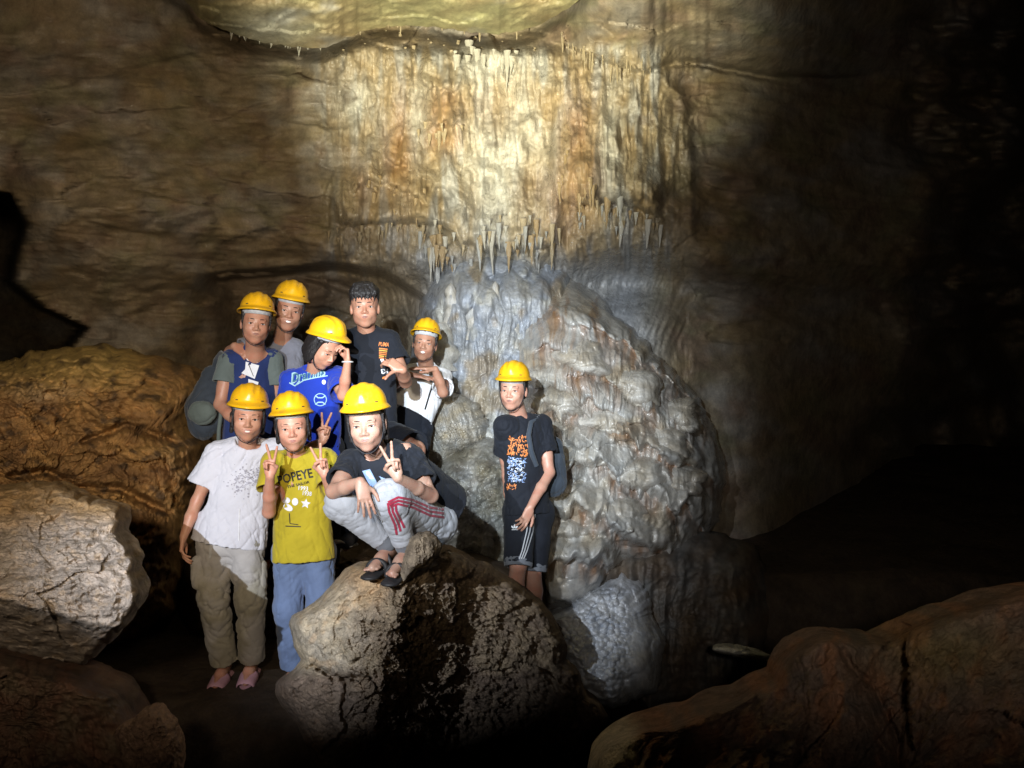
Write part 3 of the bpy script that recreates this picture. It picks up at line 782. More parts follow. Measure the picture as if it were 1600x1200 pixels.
pillow('shadowed_bluff', [(915, 860), (960, 840), (1050, 830), (1120, 830), (1180, 850), (1220, 950), (1230, 1100), (1150, 1200), (1000, 1220), (920, 1200), (905, 1000), (900, 880)],
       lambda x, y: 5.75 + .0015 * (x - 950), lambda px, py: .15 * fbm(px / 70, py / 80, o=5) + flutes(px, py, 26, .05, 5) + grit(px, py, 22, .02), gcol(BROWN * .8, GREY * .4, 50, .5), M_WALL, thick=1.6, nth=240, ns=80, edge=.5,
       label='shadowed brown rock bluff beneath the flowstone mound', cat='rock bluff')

pillow('flat_footing_stone', [(770, 975), (800, 962), (850, 962), (880, 975), (890, 1010), (870, 1060), (790, 1060), (765, 1010)],
       lambda x, y: 5.0 + .004 * np.clip(1000 - y, -100, 100), lambda px, py: facets(px, py, 30, .04), gcol(BROWN, DARK, 30), M_ROCK, thick=.9, nth=120, ns=36, edge=.5,
       label='flat brown stone under the feet of the boy with the backpack', cat='stone')

# lumpy stalagmites standing under the curtain
def stalagmite_mesh(seed):
    r = np.random.default_rng(seed); nu, nvv = 18, 26
    tt = np.linspace(0, 1, nvv)
    prof = (1 - tt ** 4) ** .5 * (1 - .4 * tt) * (1 + .13 * np.sin(tt * 11 + r.random() * 6))
    prof[-1] = .02
    th = np.linspace(0, 2 * math.pi, nu, endpoint=False)
    V = np.zeros((nvv, nu, 3)); nz = perlin(np.cos(th)[None] * 1.5 + tt[:, None] * 0 + seed, tt[:, None] * 5 + np.sin(th)[None])
    R_ = prof[:, None] * (1 + .45 * nz)
    V[..., 0] = np.cos(th)[None] * R_ + .1 * np.sin(tt * 5)[:, None]; V[..., 1] = np.sin(th)[None] * R_; V[..., 2] = tt[:, None]
    V = V.reshape(-1, 3)
    c = mix(GREY * 1.3, C(.40, .37, .31), .5 + perlin(V[:, 0] * 2, V[:, 2] * 3))
    return mesh_np('stalagmite', V, grid_faces(nu, nvv, True), col=c)
SG = [stalagmite_mesh(s) for s in range(4)]
for m_ in SG: m_.materials.append(M_MOUND)
for i, (x, yb, h, r_) in enumerate([(706, 508, 66, 17), (742, 524, 60, 18), (773, 524, 84, 14), (802, 545, 50, 16), (692, 572, 70, 26)]):
    d = 6.60 - .0016 * (yb - 450)
    o = obj('stalagmite', SG[i % 4], None, cave_wall)
    o.location = P(x, yb + 8, d); o.scale = (r_ * d / F, r_ * d / F, (h + 8) * d / F); o.rotation_euler = (0, 0, i * 1.3)

# ------------------------------------------------------------------ brown broken rock mass at the left
def mass_detail(px, py):
    w = fbm(px / 70, py / 60, o=3)
    f1, f2, r = worley(px / 60 + w, py / 34 + w)
    blocks = .12 * (r - .5) * sstep(0, .3, f2 - f1) - .04 * np.exp(-((f2 - f1) / .06) ** 2)
    f1, f2, r = worley(px / 22 + w, py / 14 + w * 2)
    small = .05 * (r - .5) - .03 * np.exp(-((f2 - f1) / .08) ** 2)
    return blocks + small + facets(px, py * 1.4, 70, .10, 2.5) + facets(px, py, 24, .028) + grit(px, py, 16, .03, 5) - .2 * line_groove(px, py, [(20, 745), (70, 735), (120, 760), (190, 765), (260, 800)], 7) - .14 * line_groove(px, py, [(130, 690), (200, 665), (280, 690)], 5)
def mass_colour(px, py):
    n = fbm(px / 50, py / 40, o=4)
    c = mix(C(.44, .27, .11), C(.25, .145, .07), .5 + 1.3 * n)
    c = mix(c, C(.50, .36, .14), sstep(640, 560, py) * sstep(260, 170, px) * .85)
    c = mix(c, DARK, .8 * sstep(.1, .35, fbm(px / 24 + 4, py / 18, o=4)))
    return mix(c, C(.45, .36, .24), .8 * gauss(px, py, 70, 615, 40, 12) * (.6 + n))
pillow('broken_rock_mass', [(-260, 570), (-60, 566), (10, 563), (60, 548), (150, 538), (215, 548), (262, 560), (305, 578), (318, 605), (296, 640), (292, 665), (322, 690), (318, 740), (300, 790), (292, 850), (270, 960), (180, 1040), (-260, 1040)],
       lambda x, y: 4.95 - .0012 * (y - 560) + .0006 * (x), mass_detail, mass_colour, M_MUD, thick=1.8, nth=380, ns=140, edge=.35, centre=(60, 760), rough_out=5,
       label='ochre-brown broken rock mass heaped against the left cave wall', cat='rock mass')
def ledge_detail(px, py):
    return grit(px, py, 26, .05, 5) + .05 * fbm(px / 40, py / 12, o=4) + nodules(px, py, 12, .02, .7)
pillow('standing_ledge', [(280, 850), (340, 845), (420, 850), (520, 848), (575, 850), (640, 850), (760, 860), (860, 900), (860, 1100), (700, 1150), (300, 1150), (260, 1000)],
       lambda x, y: 5.2 - .002 * (y - 850), ledge_detail, gcol(BROWN * .8, DARK, 40, .3), M_MUD, thick=2.4, nth=240, ns=80, edge=.3, rough_out=2,
       label='dark rock ledge that the back row of people stands on', cat='rock ledge')

# ------------------------------------------------------------------ slab and stones at the lower left
def slab_detail(px, py):
    st = py + 14 * fbm(px / 60, py / 60, o=3)
    return facets(px, st * 1.5, 110, .045, 3.0) + facets(px, st * 1.2, 30, .012) + grit(px, st, 34, .02, 5) + grit(px * .5, st * 1.8, 30, .02, 4) + .02 * ridged(px / 120, st / 12, o=3) * sstep(900, 820, py) - .04 * line_groove(px, py, [(0, 905), (60, 900), (130, 880), (210, 868)], 5)
def slab_colour(px, py):
    n = fbm(px / 40, py / 26, o=4)
    c = mix(C(.42, .36, .31), C(.31, .27, .24), .5 + 1.5 * n)
    c = mix(c, C(.30, .19, .08), sstep(835, 790, py + 20 * n) * .85)
    return mix(c, C(.40, .30, .2), .5 * sstep(.1, .3, fbm(px / 18, py / 12 + 8, o=3)))
pillow('grey_rock_slab', [(-300, 770), (-40, 762), (40, 752), (90, 752), (125, 772), (170, 782), (190, 792), (191, 815), (186, 834), (205, 850), (214, 878), (208, 895), (223, 926), (216, 948), (190, 985), (165, 1008),
                          (130, 1042), (60, 1036), (0, 1020), (-300, 1000)],
       lambda x, y: 3.35 - .0042 * np.clip(y - 760, 0, 150) + .009 * np.clip(y - 960 - .25 * (x - 100), 0, 200), slab_detail, slab_colour, M_ROCK, thick=.7, nth=360, ns=120, edge=.10, centre=(60, 890), disp3=.012, dscale=6, rough_out=3,
       label='flat grey slab of rock jutting in from the left edge', cat='rock slab')
pillow('dark_underledge', [(-300, 1010), (0, 1020), (120, 1050), (190, 1080), (240, 1160), (250, 1300), (-300, 1300)],
       lambda x, y: 2.95 + .0 * x, slab_detail, gcol(BROWN * .7, C(.12, .06, .04), 40, .4), M_MUD, thick=.9, nth=240, ns=80, edge=.3,
       label='dark reddish rock beneath the grey slab', cat='rock')
pillow('pinkish_stone', [(178, 1148), (186, 1134), (205, 1128), (222, 1110), (243, 1106), (256, 1118), (268, 1134), (282, 1160), (286, 1200), (270, 1260), (200, 1260), (186, 1180)],
       lambda x, y: 2.72 + .0012 * abs(x - 235), lambda px, py: grit(px, py, 18, .018, 5), gcol(C(.36, .24, .17), C(.26, .17, .13), 20), M_ROCK, thick=.3, nth=200, ns=70, edge=.7, disp3=.02, dscale=9, rough_out=2,
       label='small pinkish lumpy stone at the bottom left below the slab', cat='stone')

# ------------------------------------------------------------------ the big pitted boulder in the middle
def boulder_depth(x, y):
    ridge = interp_line(y, [(830, 668), (900, 640), (980, 612), (1100, 590), (1300, 560)])
    d = 3.22 + .0062 * np.clip(x - ridge, 0, 130) + .0012 * np.clip(x - ridge - 130, 0, 999) + .0016 * np.clip(ridge - x, 0, 999)
    d = d + .0026 * np.clip(960 - y, 0, 200) + .0012 * np.clip(y - 1050, 0, 300)
    d = d + .0035 * np.clip(1075 - (y + (x - 470) * .2), 0, 0)
    return d
def boulder_rough(px, py):
    ridge = interp_line(py, [(830, 668), (900, 640), (980, 570), (1100, 560), (1300, 540)])
    return sstep(ridge - 60, ridge + 40, px + 30 * fbm(px / 30, py / 30, o=3))
def boulder_detail(px, py):
    r_ = boulder_rough(px, py)
    smooth = grit(px, py, 12, .012, 5) + nodules(px, py, 6, .006, 1.0) + cracks(px, py, 46, .012) + facets(px, py, 9, .006) + .02 * fbm(px / 30, py / 30, o=4)
    w = .5 * fbm(px / 16, py / 16, o=3)
    f1, f2, q = worley(px / 13 + w, py / 11 + w)
    g1, g2, q2 = worley(px / 6.5 + w * 2, py / 6 + w)
    pits = -.026 * np.clip(1 - f1 / .55, 0, 1) + .022 * (q - .5) + .020 * (q2 - .5) + grit(px, py, 8, .018, 4) + grit(px + 90, py, 40, .035, 4) + .06 * fbm(px / 50, py / 50, o=4) + facets(px, py, 60, .06) + facets(px, py, 26, .035) + facets(px, py, 12, .024, 2.5)
    smooth = smooth + facets(px, py, 60, .02, 1.5)
    px = px + 4 * perlin(px / 9, py / 9); py = py + 4 * perlin(px / 9 + 9, py / 9)
    gro = .022 * line_groove(px, py, [(603, 900), (585, 925), (560, 940), (530, 968)], 3.0) + .09 * line_groove(px, py, [(470, 1036), (500, 1045), (520, 1058), (580, 1060)], 3.4) \
        + .07 * line_groove(px, py, [(540, 1060), (535, 1110), (545, 1140), (500, 1180)], 3.2) + .04 * line_groove(px, py, [(626, 910), (660, 890), (690, 862)], 3) \
        + .05 * line_groove(px, py, [(830, 1110), (870, 1100), (915, 1090)], 4)
    return smooth * (1 - r_) + pits * r_ - gro
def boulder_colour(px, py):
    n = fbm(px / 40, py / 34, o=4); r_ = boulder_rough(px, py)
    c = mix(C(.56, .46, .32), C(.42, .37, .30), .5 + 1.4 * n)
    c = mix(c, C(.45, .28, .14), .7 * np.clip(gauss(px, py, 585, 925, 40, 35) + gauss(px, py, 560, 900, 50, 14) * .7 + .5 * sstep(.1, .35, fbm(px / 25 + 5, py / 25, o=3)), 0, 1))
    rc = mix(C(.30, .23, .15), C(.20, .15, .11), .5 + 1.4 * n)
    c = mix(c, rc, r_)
    c = mix(c, C(.20, .14, .11), .8 * sstep(1035, 1065, py) * (1 - .5 * r_))  # shadow on the lower left painted in as darker brown
    return c
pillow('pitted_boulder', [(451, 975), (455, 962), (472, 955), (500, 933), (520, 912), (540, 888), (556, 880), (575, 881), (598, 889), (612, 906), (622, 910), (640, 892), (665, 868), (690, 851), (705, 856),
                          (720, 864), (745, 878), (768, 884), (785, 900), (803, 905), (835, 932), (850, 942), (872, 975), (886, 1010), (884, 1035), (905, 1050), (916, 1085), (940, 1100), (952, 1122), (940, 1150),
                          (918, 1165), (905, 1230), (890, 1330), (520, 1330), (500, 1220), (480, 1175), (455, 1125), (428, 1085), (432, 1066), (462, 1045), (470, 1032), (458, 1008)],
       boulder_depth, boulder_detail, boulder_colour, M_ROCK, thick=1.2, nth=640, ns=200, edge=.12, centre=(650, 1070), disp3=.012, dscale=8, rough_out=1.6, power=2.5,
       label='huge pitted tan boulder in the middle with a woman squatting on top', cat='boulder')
pillow('pointed_stone', [(619, 906), (624, 885), (634, 858), (641, 842), (652, 832), (672, 831), (684, 840), (692, 854), (686, 868), (668, 884), (650, 892), (636, 905), (625, 914)],
       lambda x, y: 3.24 + .002 * abs(x - 648), lambda px, py: grit(px, py, 15, .01, 5), gcol(C(.30, .24, .17), C(.2, .16, .12), 14), M_ROCK, thick=.26, nth=180, ns=60, edge=.8, disp3=.012, dscale=14, rough_out=1.2, power=3,
       label='small pointed stone on the boulder at the squatting woman\'s feet', cat='stone')

# ------------------------------------------------------------------ brown rock in the right foreground
def right_depth(x, y):
    top = interp_line(x, [(900, 1190), (1000, 1140), (1110, 1100), (1210, 1050), (1240, 1005), (1300, 990), (1400, 996), (1560, 925), (1900, 890)])
    return 2.75 - .0016 * np.clip(y - top, 0, 260) + .00018 * (x - 1100) + .16 * sstep(1300, 1370, x + (y - 1000) * -.25) * sstep(1480, 1380, x)
def right_detail(px, py):
    s = px + py * .35
    return .05 * fbm(px / 90, py / 90, o=4) + facets(s, py * .6, 110, .06, 3.4) + facets(s, py * .7, 30, .022) + grit(s, py * .6, 34, .022, 5) + grit(px, py, 12, .006, 3) - .06 * line_groove(px, py, [(1310, 1000), (1330, 1040), (1365, 1070), (1380, 1110), (1405, 1160), (1400, 1230)], 6) \
        - .03 * line_groove(px, py, [(1243, 1020), (1258, 1060), (1262, 1110), (1250, 1160)], 4)
def right_colour(px, py):
    n = fbm(px / 70, py / 60, o=4)
    c = mix(C(.27, .165, .11), C(.17, .135, .11), .5 + 1.3 * n)
    c = mix(c, C(.36, .18, .10), .8 * sstep(0.0, .35, fbm(px / 40 + 6, py / 60, o=4) + .2 * sstep(1250, 1100, px)))
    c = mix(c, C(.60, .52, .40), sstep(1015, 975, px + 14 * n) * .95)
    c = mix(c, C(.2, .17, .05), .5 * gauss(px, py, 1480, 1020, 110, 50))
    return c
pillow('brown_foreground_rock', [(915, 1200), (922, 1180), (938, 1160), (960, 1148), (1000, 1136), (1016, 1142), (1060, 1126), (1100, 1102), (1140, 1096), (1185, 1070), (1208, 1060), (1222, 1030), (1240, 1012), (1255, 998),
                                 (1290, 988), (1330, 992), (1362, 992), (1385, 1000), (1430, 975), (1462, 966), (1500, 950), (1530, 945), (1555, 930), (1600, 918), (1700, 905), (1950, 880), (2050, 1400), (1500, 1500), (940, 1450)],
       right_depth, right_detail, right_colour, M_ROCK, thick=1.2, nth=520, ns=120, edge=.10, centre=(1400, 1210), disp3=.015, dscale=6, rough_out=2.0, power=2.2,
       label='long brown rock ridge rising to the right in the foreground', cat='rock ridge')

# ------------------------------------------------------------------ floor
gx, gy = np.meshgrid(np.linspace(-9, 9, 150), np.linspace(-2, 13, 125))
gz = -.02 + .10 * fbm(gx * .8, gy * .8, o=5) + .03 * ridged(gx * 2, gy * 2, o=4)
gz = np.where((gy < 4.9) & (gy > 3.6) & (gx < -.6) & (gx > -2.0), gz * .15 + .01, gz)
gz = gz + np.clip(gy - 7, 0, 9) * .1 - .6 * np.maximum(sstep(3.95, 3.3, gy), sstep(6.6, 6.2, gy) * sstep(-.75, -.45, gx)) - .5 * sstep(.7, 1.3, gx) * sstep(6.5, 5.5, gy)
gn = fbm(gx * 2, gy * 2, o=4)
me = mesh_np('cave_floor', np.stack([gx, gy, gz], -1).reshape(-1, 3), grid_faces(150, 125), col=mix(BROWN * .35, DARK * .6, .5 + gn).reshape(-1, 3))
obj('cave_floor', me, M_MUD, kind='structure', label='dark uneven clay floor of the cave')
print('env', round(time.time() - T0, 1))

# ------------------------------------------------------------------ people: bodies grown as one smooth surface from a distance field
class Field:
    def __init__(self, lo, hi, vs):
        self.lo = np.array(lo, float); self.vs = vs
        self.n = np.maximum(4, np.ceil((np.array(hi, float) - self.lo) / vs).astype(int))
        self.a = np.full(self.n, 0.06, np.float32)
    def window(self, lo, hi, m):
        i0 = np.clip(np.floor((np.array(lo) - m - self.lo) / self.vs).astype(int), 0, self.n)
        i1 = np.clip(np.ceil((np.array(hi) + m - self.lo) / self.vs).astype(int) + 1, 0, self.n)
        if np.any(i1 <= i0): return None, None
        sl = tuple(slice(a, b) for a, b in zip(i0, i1))
        g = [(np.arange(a, b, dtype=np.float32) * self.vs + np.float32(l)) for a, b, l in zip(i0, i1, self.lo)]
        return sl, (g[0][:, None, None], g[1][None, :, None], g[2][None, None, :])
    def put(self, sl, d, k, op='u'):
        a = self.a[sl]
        if op == 's':
            d = -d
            if k > 0:
                h = np.clip(0.5 - 0.5 * (d - a) / k, 0, 1)
                self.a[sl] = d * (1 - h) + a * h + k * h * (1 - h)
                self.a[sl] = np.maximum(self.a[sl], np.maximum(a, d))
            else: self.a[sl] = np.maximum(a, d)
        else:
            if k > 0:
                h = np.clip(0.5 + 0.5 * (a - d) / k, 0, 1)
                self.a[sl] = a * (1 - h) + d * h - k * h * (1 - h)
            else: self.a[sl] = np.minimum(a, d)
    def cap(self, a, b, ra, rb, k=0.015, flat=None, clip=None, op='u', clip2=None):
        """tapered limb from a to b; flat=(direction, factor) squeezes it; clip=(point, outward normal) cuts it off flat"""
        a = np.array(a, float); b = np.array(b, float); rm = max(ra, rb)
        m = k + 2.5 * self.vs + rm
        sl, g = self.window(np.minimum(a, b), np.maximum(a, b), m)
        if sl is None: return
        X, Y, Z = g[0] - a[0], g[1] - a[1], g[2] - a[2]
        e = b - a; L2 = float(e @ e) + 1e-9
        t = np.clip((X * e[0] + Y * e[1] + Z * e[2]) / L2, 0, 1)
        X = X - t * e[0]; Y = Y - t * e[1]; Z = Z - t * e[2]
        if flat is not None:
            n, f = np.array(flat[0], float), flat[1]
            n = n / np.linalg.norm(n)
            s = (X * n[0] + Y * n[1] + Z * n[2]) * (1 / f - 1)
            q = np.sqrt((X + s * n[0]) ** 2 + (Y + s * n[1]) ** 2 + (Z + s * n[2]) ** 2)
            r = ra + (rb - ra) * t
            q0 = np.sqrt(X * X + Y * Y + Z * Z)
            d = (q - r) * np.clip(q0 / np.maximum(q, 1e-5), f, 1)
        else:
            d = np.sqrt(X * X + Y * Y + Z * Z) - (ra + (rb - ra) * t)
        for cl in (clip, clip2):
            if cl is not None:
                p, n = np.array(cl[0], float), np.array(cl[1], float); n = n / np.linalg.norm(n)
                d = np.maximum(d, (g[0] - p[0]) * n[0] + (g[1] - p[1]) * n[1] + (g[2] - p[2]) * n[2])
        self.put(sl, d, k, op)
    def ell(self, c, r, R=None, k=0.015, op='u', clip=None):
        """ellipsoid with radii r turned by R (3x3)"""
        c = np.array(c, float); r = np.array(r, float)
        R = np.eye(3) if R is None else np.array(R, float)
        ext = np.sqrt(((R * r[None]) ** 2).sum(1))
        sl, g = self.window(c - ext, c + ext, k + 2.5 * self.vs)
        if sl is None: return
        X, Y, Z = g[0] - c[0], g[1] - c[1], g[2] - c[2]
        q = [X * R[0, i] + Y * R[1, i] + Z * R[2, i] for i in range(3)]
        k0 = np.sqrt((q[0] / r[0]) ** 2 + (q[1] / r[1]) ** 2 + (q[2] / r[2]) ** 2)
        k1 = np.sqrt((q[0] / r[0] ** 2) ** 2 + (q[1] / r[1] ** 2) ** 2 + (q[2] / r[2] ** 2) ** 2)
        d = k0 * (k0 - 1) / np.maximum(k1, 1e-6)
        if clip is not None:
            p, n = np.array(clip[0], float), np.array(clip[1], float); n = n / np.linalg.norm(n)
            d = np.maximum(d, (g[0] - p[0]) * n[0] + (g[1] - p[1]) * n[1] + (g[2] - p[2]) * n[2])
        self.put(sl, d, k, op)
    def cut(self, p, n):
        p = np.array(p, float); n = np.array(n, float); n /= np.linalg.norm(n)
        sl, g = self.window(self.lo, self.lo + self.n * self.vs, 0)
        d = (g[0] - p[0]) * n[0] + (g[1] - p[1]) * n[1] + (g[2] - p[2]) * n[2]
        self.a[sl] = np.maximum(self.a[sl], d)
    def mesh(self, adapt=0.0):
        g = vdb.FloatGrid(0.03)
        b = 4 * self.vs
        g.copyFromArray(np.clip(self.a, -b, b))
        p, t, q = g.convertToPolygons(isovalue=0.0, adaptivity=adapt)
        p = p * self.vs + self.lo[None]
        if len(t) and len(q):
            q = np.concatenate([q, np.concatenate([t, t[:, 2:3]], 1)])
        elif len(t): q = np.concatenate([t, t[:, 2:3]], 1)
        return p.astype(np.float32), q.astype(np.int32)

def mesh_mixed(name, p, q):
    """quads whose last two corners coincide are triangles; flips to outward"""
    q = q[:, ::-1]
    tri = (q[:, 0] == q[:, 1])
    Q = q[~tri]; T = q[tri][:, 1:]
    me = bpy.data.meshes.new(name)
    me.vertices.add(len(p)); me.vertices.foreach_set('co', np.ascontiguousarray(p, np.float32).ravel())
    li = np.concatenate([Q.ravel(), T.ravel()]).astype(np.int32)
    me.loops.add(len(li)); me.loops.foreach_set('vertex_index', li)
    ls = np.concatenate([np.arange(len(Q)) * 4, len(Q) * 4 + np.arange(len(T)) * 3]).astype(np.int32)
    me.polygons.add(len(ls)); me.polygons.foreach_set('loop_start', ls)
    me.update(calc_edges=True)
    me.polygons.foreach_set('use_smooth', np.ones(len(ls), bool))
    return me

def vnormals(p, q):
    n = np.zeros_like(p)
    a = np.cross(p[q[:, 2]] - p[q[:, 0]], p[q[:, 3]] - p[q[:, 1]])
    for i in range(4):
        for c_ in range(3): n[:, c_] += np.bincount(q[:, i], a[:, c_], len(p)).astype(np.float32)
    return -n / (np.linalg.norm(n, axis=1)[:, None] + 1e-9)

def unit(v):
    v = np.array(v, float); return v / (np.linalg.norm(v) + 1e-9)
def W(px, py, d): return np.array(P(px, py, d))

def head_rot(yaw, pitch, roll):
    """local head axes: x = viewer's right, -y = out of the face, z = up.  yaw>0 turns to viewer's right, pitch>0 looks down, roll>0 tips the crown to viewer's right"""
    return np.array(Matrix.Rotation(math.radians(yaw), 3, 'Z') @ Matrix.Rotation(math.radians(pitch), 3, 'X') @ Matrix.Rotation(math.radians(roll), 3, 'Y'))

def head(fd, c, R, s, male, jk=1.0, nk_=1.0, ck=1.0):
    def L(x, y, z): return c + R @ (np.array([x, y, z]) * s)
    E_ = lambda p, r, k=.012, op='u': fd.ell(L(*p), np.array(r) * s, R, k * s, op)
    E_((0, .018, .048), (.074, .094, .078))
    E_((0, -.012, .0), (.0655, .076, .088), .024)
    jw = (.058 if male else .0545) * jk
    E_((0, -.020, -.048), (jw, .060, .060), .02)
    E_((0, -.054, -.092), (.026 if male else .022, .022, .020), .026)
    for sx in (-1, 1):
        E_((sx * .032, -.062, -.030), (.024 * ck, .019, .022 * ck), .026)
        E_((sx * .036, -.012, -.062), (.018, .032, .026), .026)
    E_((0, -.076, .018), (.048, .012, .009), .012)
    for sx in (-1, 1):
        E_((sx * .030, -.092, -.002), (.017, .013, .0095), .008, 's')
    fd.cap(L(0, -.080, .006), L(0, -.101, -.030), .0062 * s * nk_, .0095 * s * nk_, .009 * s)
    for sx in (-1, 1): E_((sx * .012, -.093, -.034), (.0078, .009, .0065), .006)
    E_((0, -.077, -.058), (.030, .013, .018), .018)
    # lips: a parted line pressed in between two small rolls
    E_((0, -.0885, -.0535), (.022, .005, .0048), .008)
    E_((0, -.0880, -.0635), (.019, .005, .0055), .008)
    for sx in (-1, 1):
        E_((sx * .073, .010, -.012), (.009, .018, .029), .006)
        # lids
        fd.cap(L(sx * .018, -.0835, .000), L(sx * .042, -.0765, .0005), .0046 * s, .0042 * s, .004 * s)
    return L

def face_parts(root, L, R, s, male, smile=0.0, look=(0, 0), brow_dark=True, lid=1.0):
    smile = .25 + .85 * smile
    Rm = Matrix(R.tolist()).to_4x4()
    def ball(name, p, r, mat, seg=14):
        nu, nvv = seg, max(6, seg // 2 + 1)
        th = np.linspace(0, 2 * math.pi, nu, endpoint=False); ph = np.linspace(-math.pi / 2, math.pi / 2, nvv)
        TH, PH = np.meshgrid(th, ph)
        V = np.stack([np.cos(TH) * np.cos(PH), np.sin(TH) * np.cos(PH), np.sin(PH)], -1).reshape(-1, 3) * np.array(r) * s
        V = V @ R.T + L(*p)
        return V, grid_faces(nu, nvv, True)
    for sx in (-1, 1):
        V, Fq = ball('eye', (sx * .0305, -.0765, -.0035), (.0128, .0080, .0052 * lid), M_EYEW)
        e = obj('eye', mesh_np('eye', V - 0, Fq), M_EYEW, root)
        V, Fq = ball('iris', (sx * .0305 + look[0], -.0818, -.0033 + look[1]), (.0056, .0036, .0052 * lid), M_IRIS)
        obj('iris', mesh_np('iris', V, Fq), M_IRIS, e)
        # brow and lash line: bent ribbons with thickness
        def ribbon(pts, r, mat, nm, par):
            vs, fs = [], []
            n_ = len(pts)
            for i, p in enumerate(pts):
                t = i / (n_ - 1); rr = r * (0.45 + 0.55 * math.sin(math.pi * min(.95, .15 + t)))
                for a in range(6):
                    aa = a * math.pi / 3
                    vs.append(L(p[0] + 0, p[1] + math.cos(aa) * .002, p[2] + math.sin(aa) * rr))
            return obj(nm, mesh_np(nm, np.array(vs), grid_faces(6, n_, True)), mat, par)
        bw = .0032 if male else .0021
        ribbon([(sx * (.014 + .032 * t), -.0885 + .013 * t * t, .0190 + .0030 * math.sin(t * 3.0) - .0022 * t) for t in np.linspace(0, 1, 7)], bw, M_HAIR, 'eyebrow', root)
        ribbon([(sx * (.0175 + .026 * t), -.0895 + .0085 * t * t, .0000 + .0030 * math.sin(t * 3.0) - .001) for t in np.linspace(0, 1, 7)], .0014, M_HAIR, 'eyelash', e)
    vs = []; w = .0255 + .007 * smile
    nu = 13
    th = np.linspace(-1, 1, nu)
    lipm = M_LIPM if male else M_LIP
    up = .0040; lo = .0046
    rows = []
    open_ = .0062 * smile if smile > .5 else .0006
    for k, (zz, yy) in enumerate([(up + .001, -.0945), (up * .5, -.0985), (0.0, -.0965)]):
        for t in th:
            f = 1 - t * t
            cup = .0012 * math.exp(-((abs(t) - .22) / .15) ** 2) if k == 0 else 0
            rows.append(L(t * w, yy + .013 * t * t, -.0575 + zz * f ** .7 + cup + smile * .008 * t * t + open_ * .3 * f))
    obj('upper_lip', mesh_np('upper_lip', np.array(rows), grid_faces(nu, 3)), lipm, root)
    rows = []
    for k, (zz, yy) in enumerate([(0.0, -.0963), (-lo * .55, -.0980), (-lo - .001, -.0935)]):
        for t in th:
            f = 1 - t * t
            rows.append(L(t * w * .97, yy + .013 * t * t, -.0590 - open_ * f + zz * f ** .7 + smile * .008 * t * t))
    obj('lower_lip', mesh_np('lower_lip', np.array(rows), grid_faces(nu, 3)), lipm, root)
    rows = []
    for k in range(3):
        for t in th:
            f = 1 - t * t
            rows.append(L(t * w * .9, -.0955 + .013 * t * t, -.0578 + (.3 - k * .65) * open_ * f + smile * .008 * t * t))
    obj('teeth' if smile > .5 else 'mouth_line', mesh_np('teeth', np.array(rows), grid_faces(nu, 3)), M_TEETH if smile > .5 else M_STRAP, root)

def rotm(axis, deg):
    return np.array(Matrix.Rotation(math.radians(deg), 3, Vector(axis)))

